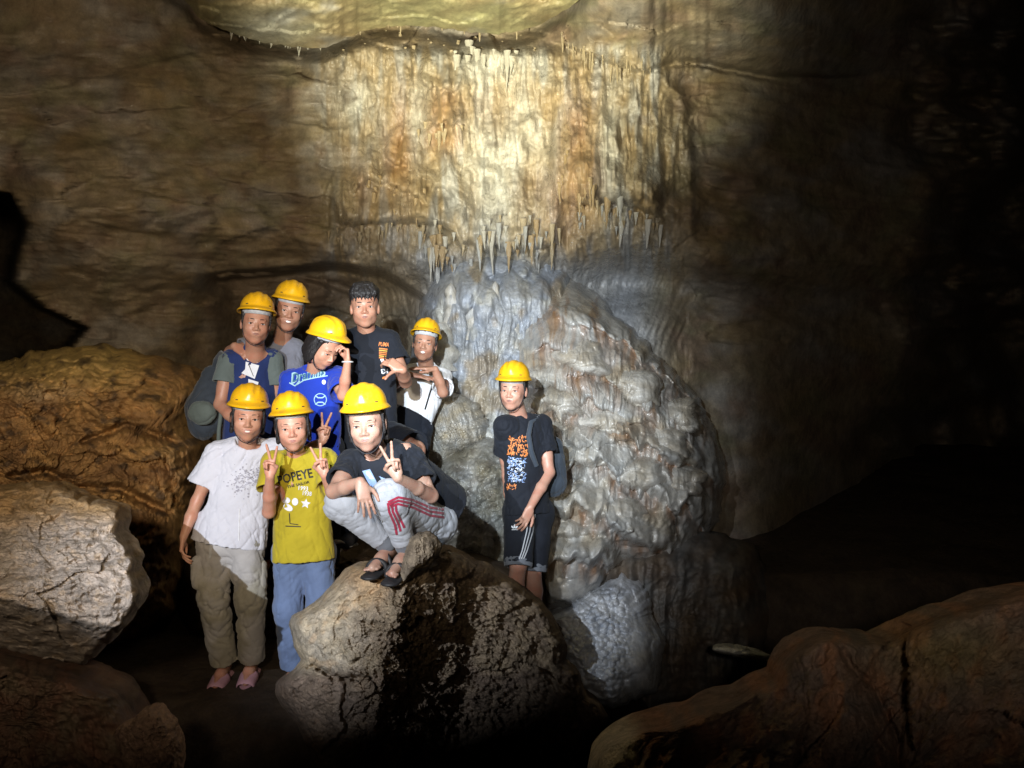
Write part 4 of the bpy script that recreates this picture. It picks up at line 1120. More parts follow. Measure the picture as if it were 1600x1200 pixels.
def hand(fd, w, d, n, ts, s, pose='relaxed'):
    """w wrist, d finger direction, n palm normal (out of the palm), ts +1/-1 thumb side = ts * cross(d, n); unequal, bent fingers"""
    d = unit(d); n = unit(np.array(n) - d * (np.array(n) @ d)); sd = np.cross(d, n) * ts
    h = s
    fd.cap(w, w + d * .022 * h, .021 * h, .024 * h, .01, flat=(n, .72))
    # palm
    for q in (-.020, -.007, .007, .021):
        fd.cap(w + d * .022 * h + sd * q * .75 * h, w + d * .080 * h + sd * q * h, .0155 * h, .0120 * h, .006, flat=(n, .85))
    fd.cap(w + d * .020 * h + sd * .018 * h, w + d * .052 * h + sd * .026 * h + n * .006 * h, .015 * h, .013 * h, .008)
    ln = {0: (.042, .026, .022), 1: (.046, .029, .023), 2: (.043, .027, .022), 3: (.034, .021, .019)}
    off = {0: .024, 1: .008, 2: -.008, 3: -.0225}
    if pose == 'V':
        curl = {0: (4, 4, 4), 1: (2, 4, 4), 2: (86, 95, 50), 3: (84, 95, 50)}; spread = {0: 15, 1: -11, 2: -2, 3: -4}
    elif pose == 'flat':
        curl = {0: (6, 5, 4), 1: (5, 5, 4), 2: (6, 5, 4), 3: (9, 6, 5)}; spread = {0: 3, 1: 1, 2: -1, 3: -4}
    elif pose == 'grip':
        curl = {i: (50, 60, 35) for i in range(4)}; spread = {0: 3, 1: 0, 2: -2, 3: -4}
    elif pose == 'thumb':
        curl = {i: (30 + 6 * i, 50, 30) for i in range(4)}; spread = {0: 4, 1: 0, 2: -3, 3: -6}
    elif pose == 'drape':
        curl = {0: (14, 12, 8), 1: (10, 14, 10), 2: (14, 16, 10), 3: (20, 18, 10)}; spread = {0: 11, 1: 4, 2: -4, 3: -13}
    else:
        curl = {0: (16, 22, 12), 1: (22, 26, 14), 2: (28, 28, 15), 3: (34, 30, 15)}; spread = {0: 5, 1: 1, 2: -3, 3: -7}
    for i in range(4):
        p = w + d * (.080 - .004 * abs(i - 1)) * h + sd * off[i] * h
        dd = rotm(n, -spread[i] * ts * 1.0) @ d
        # spread turns towards the thumb side for positive angles
        if ((dd @ sd) > 0) != (spread[i] > 0): dd = rotm(n, spread[i] * ts) @ d
        ax_ = np.cross(dd, n)
        r = (.0088, .0090, .0086, .0076)[i] * h
        for j in range(3):
            dd = rotm(ax_, curl[i][j]) @ dd
            q = p + dd * ln[i][j] * h
            fd.cap(p, q, r, r * .92, .0025)
            p = q; r *= .92
    # thumb leaves the side of the palm near its base
    p = w + d * .030 * h + sd * .028 * h + n * .004 * h
    if pose == 'V' or pose == 'grip':
        dirs = [d * .75 + sd * .45 + n * .55, d * .65 - sd * .55 + n * .55, d * .35 - sd * .9 + n * .1]
    elif pose == 'thumb':
        dirs = [d * .5 + sd * .9, sd * 1.0 + d * .25, sd * 1.0]
    else:
        dirs = [d * .7 + sd * .75 + n * .25, d * .9 + sd * .4 + n * .15, d * 1.0 + sd * .15 + n * .1]
    r = .0115 * h
    for j, dr in enumerate(dirs):
        q = p + unit(dr) * (.032, .030, .024)[j] * h
        fd.cap(p, q, r, r * .9, .004); p = q; r *= .9

SKINS = {}
def skin_mat(name, col):
    if name not in SKINS: SKINS[name] = plain(name, col, rough=0.46, spec=0.45, bump=0.15, bscale=220, var=0.05, sss=0.12)
    return SKINS[name]

def helmet(root, L, R, s, tilt=0.0, up=0.0, strap=True):
    """hard hat with raised ribs, peak and rim; suspension band and chin strap inside"""
    Rt = R @ rotm((1, 0, 0), tilt)
    o_ = L(0, .010, .064 + up)
    def Q(V): return (np.array(V) * s * np.array([.95, .97, 1.0])) @ Rt.T + o_
    nu, nvv = 72, 22
    th = np.linspace(0, 2 * math.pi, nu, endpoint=False)
    tt = np.linspace(0, 1, nvv)
    def shell(inner=0.0):
        rows = []
        for t in tt:
            a = t * math.pi / 2
            r = math.cos(a) ** .82; z = math.sin(a) ** .92
            x = (.102 - inner) * r * np.sin(th); y = -(.124 - inner) * r * np.cos(th)
            zz = (.103 - inner) * z + 0 * th
            # long raised crest with two side ribs, running front to back
            rib = .0065 * np.exp(-(x / .020) ** 4) * sstep(.12, .35, t + 0 * x) + .004 * np.exp(-((np.abs(x) - .046) / .008) ** 2) * sstep(.2, .45, t + 0 * x) * sstep(.0, .02, np.abs(y) + .02)
            k = 1 + rib / .11
            rows.append(np.stack([x * k, y * k, zz * k], -1))
        return rows
    outer = shell(); inn = shell(.004)
    # rim flare and peak
    def rim(z, g, dz=0.0):
        front = np.clip(np.cos(th), 0, 1) ** 2.2
        fl = .006 + g * (.010 + .034 * front)
        x = (.102 + fl * (1 - .35 * front)) * np.sin(th); y = -(.124 + fl) * np.cos(th)
        return np.stack([x, y, z + 0 * th - g * .010 * front - g * .003 + dz], -1)
    rows = inn[::-1] + [rim(-.006, .0, -.004), rim(-.008, 1.0, -.004), rim(-.006, 1.0, .001), rim(-.002, .55, .001), rim(.004, .0, 0)] + outer[1:]
    V = Q(np.stack(rows).reshape(-1, 3))
    hm = obj('helmet', mesh_np('helmet', V, grid_faces(nu, len(rows), True)), M_HELMET, root)
    # small slots above the rim
    for sx in (-1, 1):
        vs = []
        for a in (0.62, 0.78):
            for z in (.014, .019):
                vs.append((math.sin(a * sx) * .1035, -math.cos(a) * .1255, z))
        obj('vent_slot', mesh_np('vent_slot', Q(vs), np.array([[0, 1, 3, 2]])), M_STRAP, hm)
    # suspension band across the forehead
    rows = []
    for k, (z, g) in enumerate([(.004, 0), (-.014, .001), (-.032, -.001)]):
        dip = .006 * np.clip(np.cos(th), 0, 1) ** 2
        rows.append(np.stack([(.0855 + g) * np.sin(th), -(.103 + g) * np.cos(th) - .004, z - (dip if k == 2 else dip * .3) * 1.0 + 0 * th], -1))
    for k, (z, g) in enumerate([(-.032, -.004), (.004, -.004)]):
        dip = .006 * np.clip(np.cos(th), 0, 1) ** 2
        rows.append(np.stack([(.0855 + g) * np.sin(th), -(.103 + g) * np.cos(th) - .004, z - (dip if k == 0 else dip * .3) * 1.0 + 0 * th], -1))
    bd = obj('headband', mesh_np('headband', Q(np.stack(rows).reshape(-1, 3)), grid_faces(nu, 5, True)), M_BAND, hm)
    for a in (-.75, -.12, .55):
        vs = []
        for aa in (a, a + .16):
            for z in (-.016, -.010):
                vs.append((math.sin(aa) * .0870, -math.cos(aa) * .1048 - .005, z))
        obj('band_slot', mesh_np('band_slot', Q(vs), np.array([[0, 1, 3, 2]])), M_STRAP, bd)
    if strap:
        # chin strap in front of the ears and under the chin
        pts = []
        for t in np.linspace(0, 1, 33):
            u = -1 + 2 * t
            x = .0745 * math.sin(u * 1.5) / math.sin(1.5); z = .035 - .155 * math.cos(u * 1.45) ** .75 if abs(u) < .999 else .035
            y = -.018 - .028 * math.cos(u * 1.4)
            pts.append(np.array([x * (1 - .1 * math.cos(u * 1.5)), y, z]))
        pts = np.array(pts); rows = []
        for i, p in enumerate(pts):
            out = unit((p[0], 0, p[2] + .03))
            tan = unit(pts[min(i + 1, 32)] - pts[max(i - 1, 0)]); b_ = unit(np.cross(tan, out))
            for (o1, o2) in ((-.0015, -.0065), (.0015, -.0065), (.0015, .0065), (-.0015, .0065)):
                rows.append(L(*(p + out * o1 + b_ * o2 * .75)))
        obj('chin_strap', mesh_np('chin_strap', np.array(rows), grid_faces(4, 33, True)), M_STRAP, hm)
    return hm

def limb_dir(a, b): return unit(np.array(b) - np.array(a))

def fold_noise(p, n, amp, sc=(14, 14, 5), seed=0.0, pulls=()):
    q = p.astype(np.float64)
    a = ridged(q[:, 0] * sc[0] + seed + 1.5 * perlin(q[:, 0] * 3 + seed, q[:, 1] * 3, q[:, 2] * 3), q[:, 1] * sc[1], q[:, 2] * sc[2] + q[:, 0] * sc[0] * .5, o=3)
    b = ridged(q[:, 0] * sc[0] * .6 - q[:, 2] * sc[0] * .7 + seed + 9, q[:, 1] * sc[1], q[:, 2] * sc[2] * .8, o=2)
    m = .5 + .5 * sstep(-.3, .4, fbm(q[:, 0] * 4 + seed, q[:, 1] * 4, q[:, 2] * 4, 2))
    d = amp * ((np.clip(a, 0, 1) ** 2 - .25) * 1.1 + (np.clip(b, 0, 1) ** 2 - .25) * .9) * m
    for (c_, dr, ln, wd, am) in pulls:       # single pulled folds: centre, direction, length, width, height
        r = q - np.array(c_)[None]; dr = unit(dr)
        t = r @ dr; perp = r - t[:, None] * dr[None]
        dist = np.linalg.norm(perp, axis=1)
        d = d + am * np.exp(-(dist / wd) ** 2) * np.exp(-(t / ln) ** 2)
    return p + n * d[:, None].astype(np.float32)

def cloth(name, fd, mat, root, amp=0.006, sc=(14, 14, 5), seed=0.0, adapt=0.0, pulls=(), **kw):
    p, q = fd.mesh(adapt)
    n = vnormals(p, q)
    p = fold_noise(p, n, amp, sc, seed, pulls)
    o = obj(name, mesh_mixed(name, p, q), mat, root, **kw)
    return o, BVHTree.FromPolygons([tuple(x) for x in p.tolist()], [tuple(x) for x in q.tolist()])

def bounds(pts, m):
    a = np.array(pts); return a.min(0) - m, a.max(0) + m

def print_on(name, bvh, parent, mat, verts, faces, off=0.004):
    """flat print laid onto the cloth: verts given as px, py seen on the cloth"""
    o3 = Vector((0, 0, CAMZ)); out = []
    last = None
    for (x, y) in verts:
        d = (P(x, y, 1.0) - o3).normalized()
        h = bvh.ray_cast(o3, d)
        if h[0] is not None: last = h[3]
        r = last if h[0] is None else h[3]
        if r is None: r = 4.0
        out.append(o3 + d * (r - off))
    me = bpy.data.meshes.new(name); me.from_pydata([tuple(v) for v in out], [], faces); me.update()
    return obj(name, me, mat, parent)

def text_shape(txt, shear=0.0, font=None):
    cu = bpy.data.curves.new('t', 'FONT'); cu.body = txt; cu.size = 1.0; cu.shear = shear; cu.align_x = 'CENTER'; cu.align_y = 'CENTER'
    cu.resolution_u = 2; cu.fill_mode = 'FRONT'; cu.offset = 0.02
    o = bpy.data.objects.new('t', cu); COL.objects.link(o)
    bpy.context.view_layer.update()
    me = bpy.data.meshes.new_from_object(o.evaluated_get(bpy.context.evaluated_depsgraph_get()))
    vs = np.array([v.co[:2] for v in me.vertices]); fs = [tuple(p.vertices) for p in me.polygons]
    bpy.data.objects.remove(o); bpy.data.curves.remove(cu); bpy.data.meshes.remove(me)
    return vs, fs

def text_print(name, txt, bvh, parent, mat, x, y, w, h, rot=0.0, shear=0.0, arc=0.0, off=0.004):
    vs, fs = text_shape(txt, shear)
    lo, hi = vs.min(0), vs.max(0)
    u = (vs - (lo + hi) / 2) / (hi - lo)
    X = u[:, 0] * w; Y = -u[:, 1] * h + arc * (u[:, 0] * 2) ** 2
    c_, s_ = math.cos(math.radians(rot)), math.sin(math.radians(rot))
    return print_on(name, bvh, parent, mat, [(x + a * c_ + b * s_, y - a * s_ + b * c_) for a, b in zip(X, Y)], fs, off)

def shape_print(name, bvh, parent, mat, polys, off=0.004):
    V, Fc = [], []
    for pl in polys:
        b = len(V); n_ = len(pl)
        cx_, cy_ = sum(p[0] for p in pl) / n_, sum(p[1] for p in pl) / n_
        V.append((cx_, cy_)); V += list(pl)
        for i in range(n_): Fc.append((b, b + 1 + i, b + 1 + (i + 1) % n_))
    return print_on(name, bvh, parent, mat, V, Fc, off)

def strip_print(name, bvh, parent, mat, pts, w, off=0.004, sub=6):
    pp = []
    for (a, b) in zip(pts[:-1], pts[1:]):
        for k in range(sub): pp.append((a[0] + (b[0] - a[0]) * k / sub, a[1] + (b[1] - a[1]) * k / sub))
    pp.append(pts[-1]); V, Fc = [], []
    for i, p in enumerate(pp):
        q0, q1 = pp[max(i - 1, 0)], pp[min(i + 1, len(pp) - 1)]
        dx, dy = q1[0] - q0[0], q1[1] - q0[1]; l = math.hypot(dx, dy) + 1e-6
        nx, ny = -dy / l * w / 2, dx / l * w / 2
        V += [(p[0] + nx, p[1] + ny), (p[0] - nx, p[1] - ny)]
        if i: Fc.append((2 * i - 2, 2 * i - 1, 2 * i + 1, 2 * i))
    return print_on(name, bvh, parent, mat, V, Fc, off)

VS = 0.0048
def person(spec):
    """spec: joints in world space"""
    J = {k: np.array(v, float) for k, v in spec['j'].items()}
    s = spec['s']; male = spec.get('male', False)
    foot = spec.get('foot', None)
    base = spec.get('base', (J['anL'] + J['anR']) / 2 - np.array([0, 0, .07]))
    root = empty('person', (0, 0, 0), spec['label'], 'person', spec.get('group'))
    hx, hy = J['head'][0], J['head'][1]
    R = head_rot(spec['face'][0] + math.degrees(math.atan2(-hx, hy)), *spec['face'][1:])
    allp = list(J.values())
    lo, hi = bounds(allp, .17)
    lo[2] -= .02; hi[2] += .04
    fd = Field(lo, hi, spec.get('vs', VS))
    m = 1.0 if male else .88
    shc = (J['shL'] + J['shR']) / 2; hipc = (J['hipL'] + J['hipR']) / 2
    side = unit(J['shR'] - J['shL']); upv = unit(J['nb'] - hipc); fr = unit(np.cross(side, upv)) * 1.0
    if fr[1] > 0 and not spec.get('back'): fr = -fr
    J['fr'] = fr; J['side'] = side; J['upv'] = upv
    # trunk
    ch = shc * .72 + hipc * .28; wa = shc * .35 + hipc * .65
    fd.ell(ch, (.135 * m * s, .098 * s, .17 * s), np.stack([side, fr, upv], 1), .03)
    fd.ell(wa, (.112 * m * s, .085 * s, .14 * s), np.stack([side, fr, upv], 1), .03)
    fd.cap(J['hipL'], J['hipR'], .092 * s, .092 * s, .03)
    fd.cap(J['shL'], J['shR'], .052 * s * m, .052 * s * m, .03)
    fd.cap(J['nb'] - upv * .06 * s, (J['shL'] + J['nb']) / 2 - upv * .02 * s, .05 * s, .04 * s * m, .03)
    fd.cap(J['nb'] - upv * .06 * s, (J['shR'] + J['nb']) / 2 - upv * .02 * s, .05 * s, .04 * s * m, .03)
    # neck
    hc = J['head']
    nk = hc + R @ (np.array([0, .022, -.06]) * s)
    nr = (.054 if male else .046) * s
    fd.cap(J['nb'] - upv * .03, nk, nr * 1.06, nr, .02)
    hs = s * spec.get('hs', 1.12)
    spec['_hs'] = hs
    L = head(fd, hc, R, hs, male, *spec.get('fv', (1., 1., 1.)))
    J['_L'] = L; J['_R'] = R
    # limbs with muscle taper
    for S in 'LR':
        sh, el, wr = J['sh' + S], J['el' + S], J['wr' + S]
        fd.cap(sh, el, .047 * s * m, .037 * s * m, .02)
        fd.cap(sh * .6 + el * .4, sh * .35 + el * .65, .043 * s * m, .040 * s * m, .02)
        fd.cap(el, el * .55 + wr * .45, .038 * s * m, .036 * s * m, .015)
        fd.cap(el * .55 + wr * .45, wr, .036 * s * m, .0245 * s * m, .015, )
        if spec.get('hand' + S):
            d, n, ts, pose = spec['hand' + S]
            hand(fd, wr, d, n, ts, s * (1.0 if male else .93), pose)
        hp, kn, an = J['hip' + S], J['kn' + S], J['an' + S]
        if not spec.get('nolegs'):
            fd.cap(hp, kn, .082 * s, .054 * s, .03)
            fd.cap(kn, kn * .6 + an * .4, .052 * s, .053 * s, .02)
            fd.cap(kn * .6 + an * .4, an, .052 * s, .034 * s, .02)
            fdir = np.array(spec.get('foot' + S, (fr[0], fr[1], -.05))); fdir = unit(fdir)
            fd.cap(an - fdir * .03 * s - np.array([0, 0, .035 * s]), an + fdir * .07 * s - np.array([0, 0, .045 * s]), .033 * s, .030 * s, .02)
            fd.cap(an + fdir * .05 * s - np.array([0, 0, .045 * s]), an + fdir * .15 * s - np.array([0, 0, .058 * s]), .030 * s, .020 * s, .02)
            if spec.get('toes'):
                tsd = unit(np.cross(fdir, (0, 0, 1)))
                for k_ in range(5):
                    q_ = an + fdir * (.150 - .006 * k_ if S == 'R' else .126 + .006 * k_) * s + tsd * (-.026 + .013 * k_) * s - np.array([0, 0, .062 * s])
                    fd.cap(q_, q_ + fdir * .026 * s, .0075 * s, .0068 * s, .003)
    p, q = fd.mesh(0.035)
    body = obj('body', mesh_mixed('body', p, q), skin_mat(*spec['skin']), root)
    face_parts(root, L, R, hs, male, spec.get('smile', 0), spec.get('look', (0, 0)), lid=spec.get('lid', 1.0))
    if spec.get('helmet', True):
        helmet(root, L, R, hs * .93, spec.get('htilt', -6), spec.get('hup', 0) + .004)
    return root, J, fd

def hair_field(fd2, L, R, s, clumps, cut=None):
    for (p, r, k) in clumps: fd2.ell(L(*p), np.array(r) * s, R, k)

def hair(root, J, s, kind):
    L, R = J['_L'], J['_R']; c = L(0, 0, 0)
    fd = Field(c - .2 * s - (.12 if kind == 'long' else 0), c + .2 * s, .0054)
    fd.ell(L(0, .022, .052), np.array((.082, .100, .082)) * s, R, 0)
    fd.ell(L(0, .035, -.005), np.array((.080, .072, .075)) * s, R, .01)
    if kind in ('long', 'short', 'sides'):
        for sx in (-1, 1): fd.cap(L(sx * .070, -.030, .045), L(sx * .073, -.018, (-.045 if kind == 'long' else -.008)), .011 * s, .007 * s, .008)
    if kind == 'bob':
        for sx in (-1, 1): fd.ell(L(sx * .070, .005, -.035), np.array((.020, .045, .075)) * s, R, .012)
        fd.ell(L(0, .06, -.05), np.array((.075, .040, .065)) * s, R, .015)
        for sx in (-1, 1): fd.cap(L(sx * .068, -.040, .050), L(sx * .072, -.030, -.030), .013 * s, .008 * s, .01)
    if kind == 'long':
        fd.cap(L(0, .075, .0), L(.0, .105, -.09), .045 * s, .035 * s, .02)
        for sx in (-1, 1): fd.cap(L(sx * .074, .020, .01), L(sx * .073, .035, -.075), .014 * s, .012 * s, .012)
    # clear the face and the ears
    fd.ell(L(0, -.085, -.035), np.array((.066, .070, .088 if kind != 'bob' else .070)) * s, R, .004, 's', ) if kind not in ('long', 'short', 'sides') else fd.ell(L(0, -.085, -.040), np.array((.0655, .070, .074)) * s, R, .004, 's')
    if kind == 'short':
        for sx in (-1, 1): fd.ell(L(sx * .085, .0, -.035), np.array((.022, .032, .042)) * s, R, .004, 's')
        fd.cut(L(0, .05, -.055), -(R @ np.array([0, 0, 1.0])))
    if kind == 'mop':
        for sx in (-1, 1): fd.ell(L(sx * .085, .0, -.035), np.array((.022, .032, .042)) * s, R, .004, 's')
        fd.cut(L(0, .05, -.055), -(R @ np.array([0, 0, 1.0])))
        fd.ell(L(0, .006, .080), np.array((.086, .096, .062)) * s, R, .012)
        for i, sx in enumerate((-.062, -.052, -.041, -.030, -.019, -.008, .003, .014, .025, .036, .047, .058)):
            fd.cap(L(sx * .7, -.050, .112), L(sx, -.088 + abs(sx) * .3, .070), .020 * s, .014 * s, .010)
            fd.cap(L(sx, -.088 + abs(sx) * .3, .070), L(sx + .008 * math.sin(i * 2.1), -.092 + abs(sx) * .38, .026 + .016 * math.sin(i * 1.7) ** 2), .012 * s, .0042 * s, .004)
        for i in range(9):
            a = i * .7; fd.cap(L(.03 * math.cos(a), .01 + .03 * math.sin(a), .125), L(.078 * math.cos(a), .01 + .088 * math.sin(a), .092 - .008 * (i % 3)), .018 * s, .010 * s, .01)
    p, q = fd.mesh(0)
    n = vnormals(p, q)
    lc = (p - c[None]) @ R
    d = (.009 if kind == 'mop' else .0045) * ridged(lc[:, 0] * 45, lc[:, 1] * 40, lc[:, 2] * 12, o=3)
    return obj('hair', mesh_mixed('hair', p + n * d[:, None].astype(np.float32), q), M_HAIR, root)

def tshirt(spec, J, root, mat, hem, adapt=.006, sl=.55, loose=1.0, w=.15, hemw=.17, hr=None, name='tee_shirt', amp=.006, sc=(14, 14, 5), seed=0., pulls=(), neck=.072, flat=.62, sleeveR=None, neckv=0, shr=.062, bell=0.0, **kw):
    """hem: centre point of the hem; w / hemw: half widths at chest and hem; sl: share of the upper arm the sleeve covers"""
    s = spec['s']; side, fr, upv = J['side'], J['fr'], J['upv']
    hem = np.array(hem, float)
    shc = (J['shL'] + J['shR']) / 2
    pts = [J['shL'], J['shR'], hem, J['nb'], J['elL'], J['elR']]
    lo, hi = bounds(pts, .2)
    fd = Field(lo, hi, .0056)
    top = shc - upv * .07 * s; dn = unit(hem - top)
    fd.cap(top, hem + dn * .02, w * s, hemw * s, .03, flat=(fr, flat), clip=(hem, dn))
    fd.cap(top, hem * .45 + top * .55, w * .96 * s, w * .98 * s, .03, flat=(fr, flat * 1.05), clip=(hem, dn))
    fd.cap(J['shL'], J['shR'], shr * s * loose, shr * s * loose, .035)
    fd.cap(shc - upv * .01 * s, J['nb'] + upv * .0, .085 * s, .060 * s, .03, flat=(fr, .8))
    for S in 'LR':
        sh, el = J['sh' + S], J['el' + S]
        f = sl if not isinstance(sl, tuple) else sl[0 if S == 'L' else 1]
        e = sh + (el - sh) * f; d = limb_dir(sh, el)
        fd.cap(sh, e + d * .02, .058 * s * loose, (.066 + bell) * s * loose, .03, clip=(e, d))
    for S in 'LR':
        sh, el = J['sh' + S], J['el' + S]
        f = sl if not isinstance(sl, tuple) else sl[0 if S == 'L' else 1]
        e = sh + (el - sh) * f; d = limb_dir(sh, el)
        fd.cap(e - d * .035, e + d * .06, (.048 + bell) * s * loose, (.062 + bell) * s * loose, .004, op='s')
    # hollow hem
    fd.cap(hem - dn * .05, hem + dn * .06, (hemw - .016) * s, (hemw - .008) * s, .004, flat=(fr, flat * .92), op='s')
    # neck opening
    nc = J['nb'] + upv * .030 * s + fr * .022 * s
    fd.ell(nc, (neck * s, .060 * s, .042 * s), np.stack([side, fr, upv], 1), .006, 's')
    if neckv: fd.ell(J['nb'] - upv * neckv * .3 * s + fr * .06 * s, (.030 * s, .05 * s, neckv * s), np.stack([side, fr, upv], 1), .006, 's')
    return cloth(name, fd, mat, root, amp * 1.7, sc, seed, adapt, pulls, **kw)

def trousers(spec, J, root, mat, rt=.095, rk=.075, ra=.062, f=1.0, name='trousers', amp=.007, sc=(9, 9, 7), seed=3., pulls=(), waist=None, cuff=None, adapt=0.006, nohollow=False, **kw):
    s = spec['s']
    fL = f if not isinstance(f, tuple) else f[0]; fR = f if not isinstance(f, tuple) else f[1]
    ends = {}
    pts = [J['hipL'], J['hipR'], J['knL'], J['knR'], J['anL'], J['anR']]
    waist = (J['hipL'] + J['hipR']) / 2 + J['upv'] * .12 * s if waist is None else np.array(waist, float)
    lo, hi = bounds(pts + [waist], .16)
    fd = Field(lo, hi, .0060)
    fd.cap(J['hipL'], J['hipR'], rt * 1.06 * s, rt * 1.06 * s, .03)
    fd.cap((J['hipL'] + J['hipR']) / 2, waist, rt * 1.35 * s, rt * 1.2 * s, .03, flat=(J['fr'], .75))
    for S, ff in (('L', fL), ('R', fR)):
        hp, kn, an = J['hip' + S], J['kn' + S], J['an' + S]
        if ff < 1:     # ends above the knee / at mid shin: ff counted hip->knee as 0..1
            e = hp + (kn - hp) * ff; d = limb_dir(hp, kn)
            fd.cap(hp, e + d * .02, rt * s, rk * s, .03, clip=(e, d))
            fd.cap(e - d * .03, e + d * .05, (rk - .014) * s, (rk - .006) * s, .004, op='s')
        else:
            fd.cap(hp, kn, rt * s, rk * s, .03)
            g = min(1.0, ff - 1 if ff > 1 else 1.0)
            e = kn + (an - kn) * g; d = limb_dir(kn, an)
            fd.cap(kn, e + d * .015, rk * s, ra * s, .03, clip=(e, d))
            if not nohollow: fd.cap(e - d * .03, e + d * .05, (ra - .014) * s, (ra - .006) * s, .004, op='s')
        ends[S] = (e, d)
    o, b = cloth(name, fd, mat, root, amp * 1.7, sc, seed, adapt, pulls, **kw)
    return o, b, ends

def solid(name, prims, mat, parent, vs=.005, amp=0.0, k=.01, sc=(14, 14, 5), disp=None, adapt=0.004, **kw):
    """small modelled thing from blended shapes: ('c',a,b,ra,rb,flat,clip) / ('e',c,r,R) / subtracting variants 'C','E'"""
    pts = []
    for p in prims:
        if p[0].lower() == 'c': m_ = max(p[3], p[4]); pts += [np.array(p[1]) - m_, np.array(p[1]) + m_, np.array(p[2]) - m_, np.array(p[2]) + m_]
        else: m_ = max(p[2]); pts += [np.array(p[1]) - m_, np.array(p[1]) + m_]
    lo, hi = bounds(pts, .02)
    fd = Field(lo, hi, vs)
    for p in prims:
        op = 's' if p[0] in 'CE' else 'u'
        if p[0].lower() == 'c': fd.cap(p[1], p[2], p[3], p[4], k, flat=p[5] if len(p) > 5 else None, clip=p[6] if len(p) > 6 else None, op=op)
        else: fd.ell(p[1], p[2], p[3] if len(p) > 3 else None, k, op, clip=p[4] if len(p) > 4 else None)
    p, q = fd.mesh(adapt)
    if amp:
        n = vnormals(p, q); p = fold_noise(p, n, amp, sc, 2.0)
    return obj(name, mesh_mixed(name, p, q), mat, parent, **kw)

def tube(name, pts, r, mat, parent, n=8, flat=None, **kw):
    pts = [np.array(p, float) for p in pts]
    vs = []
    for i, p in enumerate(pts):
        t = unit(pts[min(i + 1, len(pts) - 1)] - pts[max(i - 1, 0)])
        a = unit(np.cross(t, (0.1, 1, .05))); b = np.cross(t, a)
        rr = r[i] if isinstance(r, (list, tuple)) else r
        for k in range(n):
            an = 2 * math.pi * k / n
            vs.append(p + a * math.cos(an) * rr * (flat or 1) * 1.0 + b * math.sin(an) * rr)
    return obj(name, mesh_np(name, np.array(vs), grid_faces(n, len(pts), True)), mat, parent, **kw)

# ------------------------------------------------------------------ the nine people
UP = (0, 0, 1); CAMN = (0, -1, 0)
M_WTEE = fabric('white_cotton', (.52, .53, .60), var=.06)
M_SPECK = fabric('grey_lace_print', (.30, .30, .36), var=.1)
M_WTEE2 = fabric('plain_white_cotton', (.68, .69, .72), var=.05)
M_YTEE = fabric('yellow_cotton', (.40, .325, .020), var=.12)
M_BLACK = fabric('black_cotton', (.010, .012, .018), var=.2, sheen=.04)
M_NAVY = fabric('navy_cotton', (.012, .025, .10), var=.15)
M_GREYTEE = fabric('grey_cotton', (.16, .165, .20), var=.1)
M_BLUETEE = fabric('royal_blue_cotton', (.010, .035, .34), var=.1)
M_SLEEVE = fabric('faded_green_grey_cotton', (.10, .125, .12), var=.1)
M_KHAKI = fabric('khaki_cotton', (.33, .32, .32), var=.12, color2=(.26, .245, .20), scale2=5)
M_BLUEP = fabric('light_blue_cotton', (.12, .17, .30), var=.12)
M_SWEAT = fabric('grey_sweatpants', (.34, .36, .40), var=.07)
M_JEANS = fabric('blue_denim', (.03, .055, .13), var=.15)
M_CUFF = fabric('grey_cuff', (.13, .14, .16), var=.1)
M_BAG = fabric('dark_backpack_nylon', (.035, .045, .06), var=.2, weave=300)
M_BAG2 = fabric('green_grey_backpack_pocket', (.09, .11, .10), var=.15, weave=300)
M_SLIDE = plain('pink_rubber', (.50, .28, .34), rough=.6)
M_SANDAL = plain('black_rubber', (.02, .02, .022), rough=.55)
M_SOLE = plain('white_rubber', (.5, .48, .44), rough=.6)
M_PBLACK = plain('black_print', (.012, .012, .012), rough=.6)
M_PWHITE = plain('white_print', (.66, .68, .72), rough=.7)
M_PBLUE = plain('pale_blue_print', (.22, .32, .55), rough=.7)
M_PRED = fabric('red_stripe', (.30, .02, .05), var=.1)
M_PSTRIPE = fabric('grey_white_stripe', (.40, .41, .43), var=.1)
M_PORANGE = plain('orange_print', (.62, .20, .05), rough=.7)
M_PTEAL = plain('pale_teal_print', (.30, .48, .52), rough=.7)
M_PTEALD = plain('teal_print', (.04, .13, .20), rough=.7)
M_PYEL = plain('yellow_print', (.55, .34, .06), rough=.7)
M_METAL = plain('bracelet_metal', (.5, .5, .5), rough=.25)
GRP = 'people posing in the cave'

def ring(pts): return pts

# --- A: woman, white tee and cargo trousers, front left
A = dict(htilt=-3, s=.97, face=(0, 3, 4), look=(.0, 0), fv=(1.0, 1.12, 1.05), smile=.75, skin=('warm_skin', (0.456, 0.240, 0.162)), group=GRP,
         label='woman in white tee, khaki cargo trousers and yellow helmet standing at the front left',
         j=dict(head=W(388, 652, 4.17), nb=W(388, 699, 4.26), shL=W(341, 710, 4.27), shR=W(430, 706, 4.30),
                elL=W(308, 783, 4.24), wrL=W(287, 838, 4.15), elR=W(478, 706, 4.42), wrR=W(505, 688, 4.36),
                hipL=W(338, 845, 4.27), hipR=W(383, 845, 4.27), knL=W(334, 935, 4.20), knR=W(392, 935, 4.20), anL=W(350, 1034, 4.28), anR=W(393, 1030, 4.28)),
         handL=((-.10, -.12, -1), (1, .25, -.1), -1, 'relaxed'), handR=((.25, 0, 1), (0, -1, 0), -1, 'V'), footL=(.06, -1, -.1), footR=(.1, -1, -.1))
rA, J, fdA = person(A)
hair(rA, J, A['_hs'], 'long')
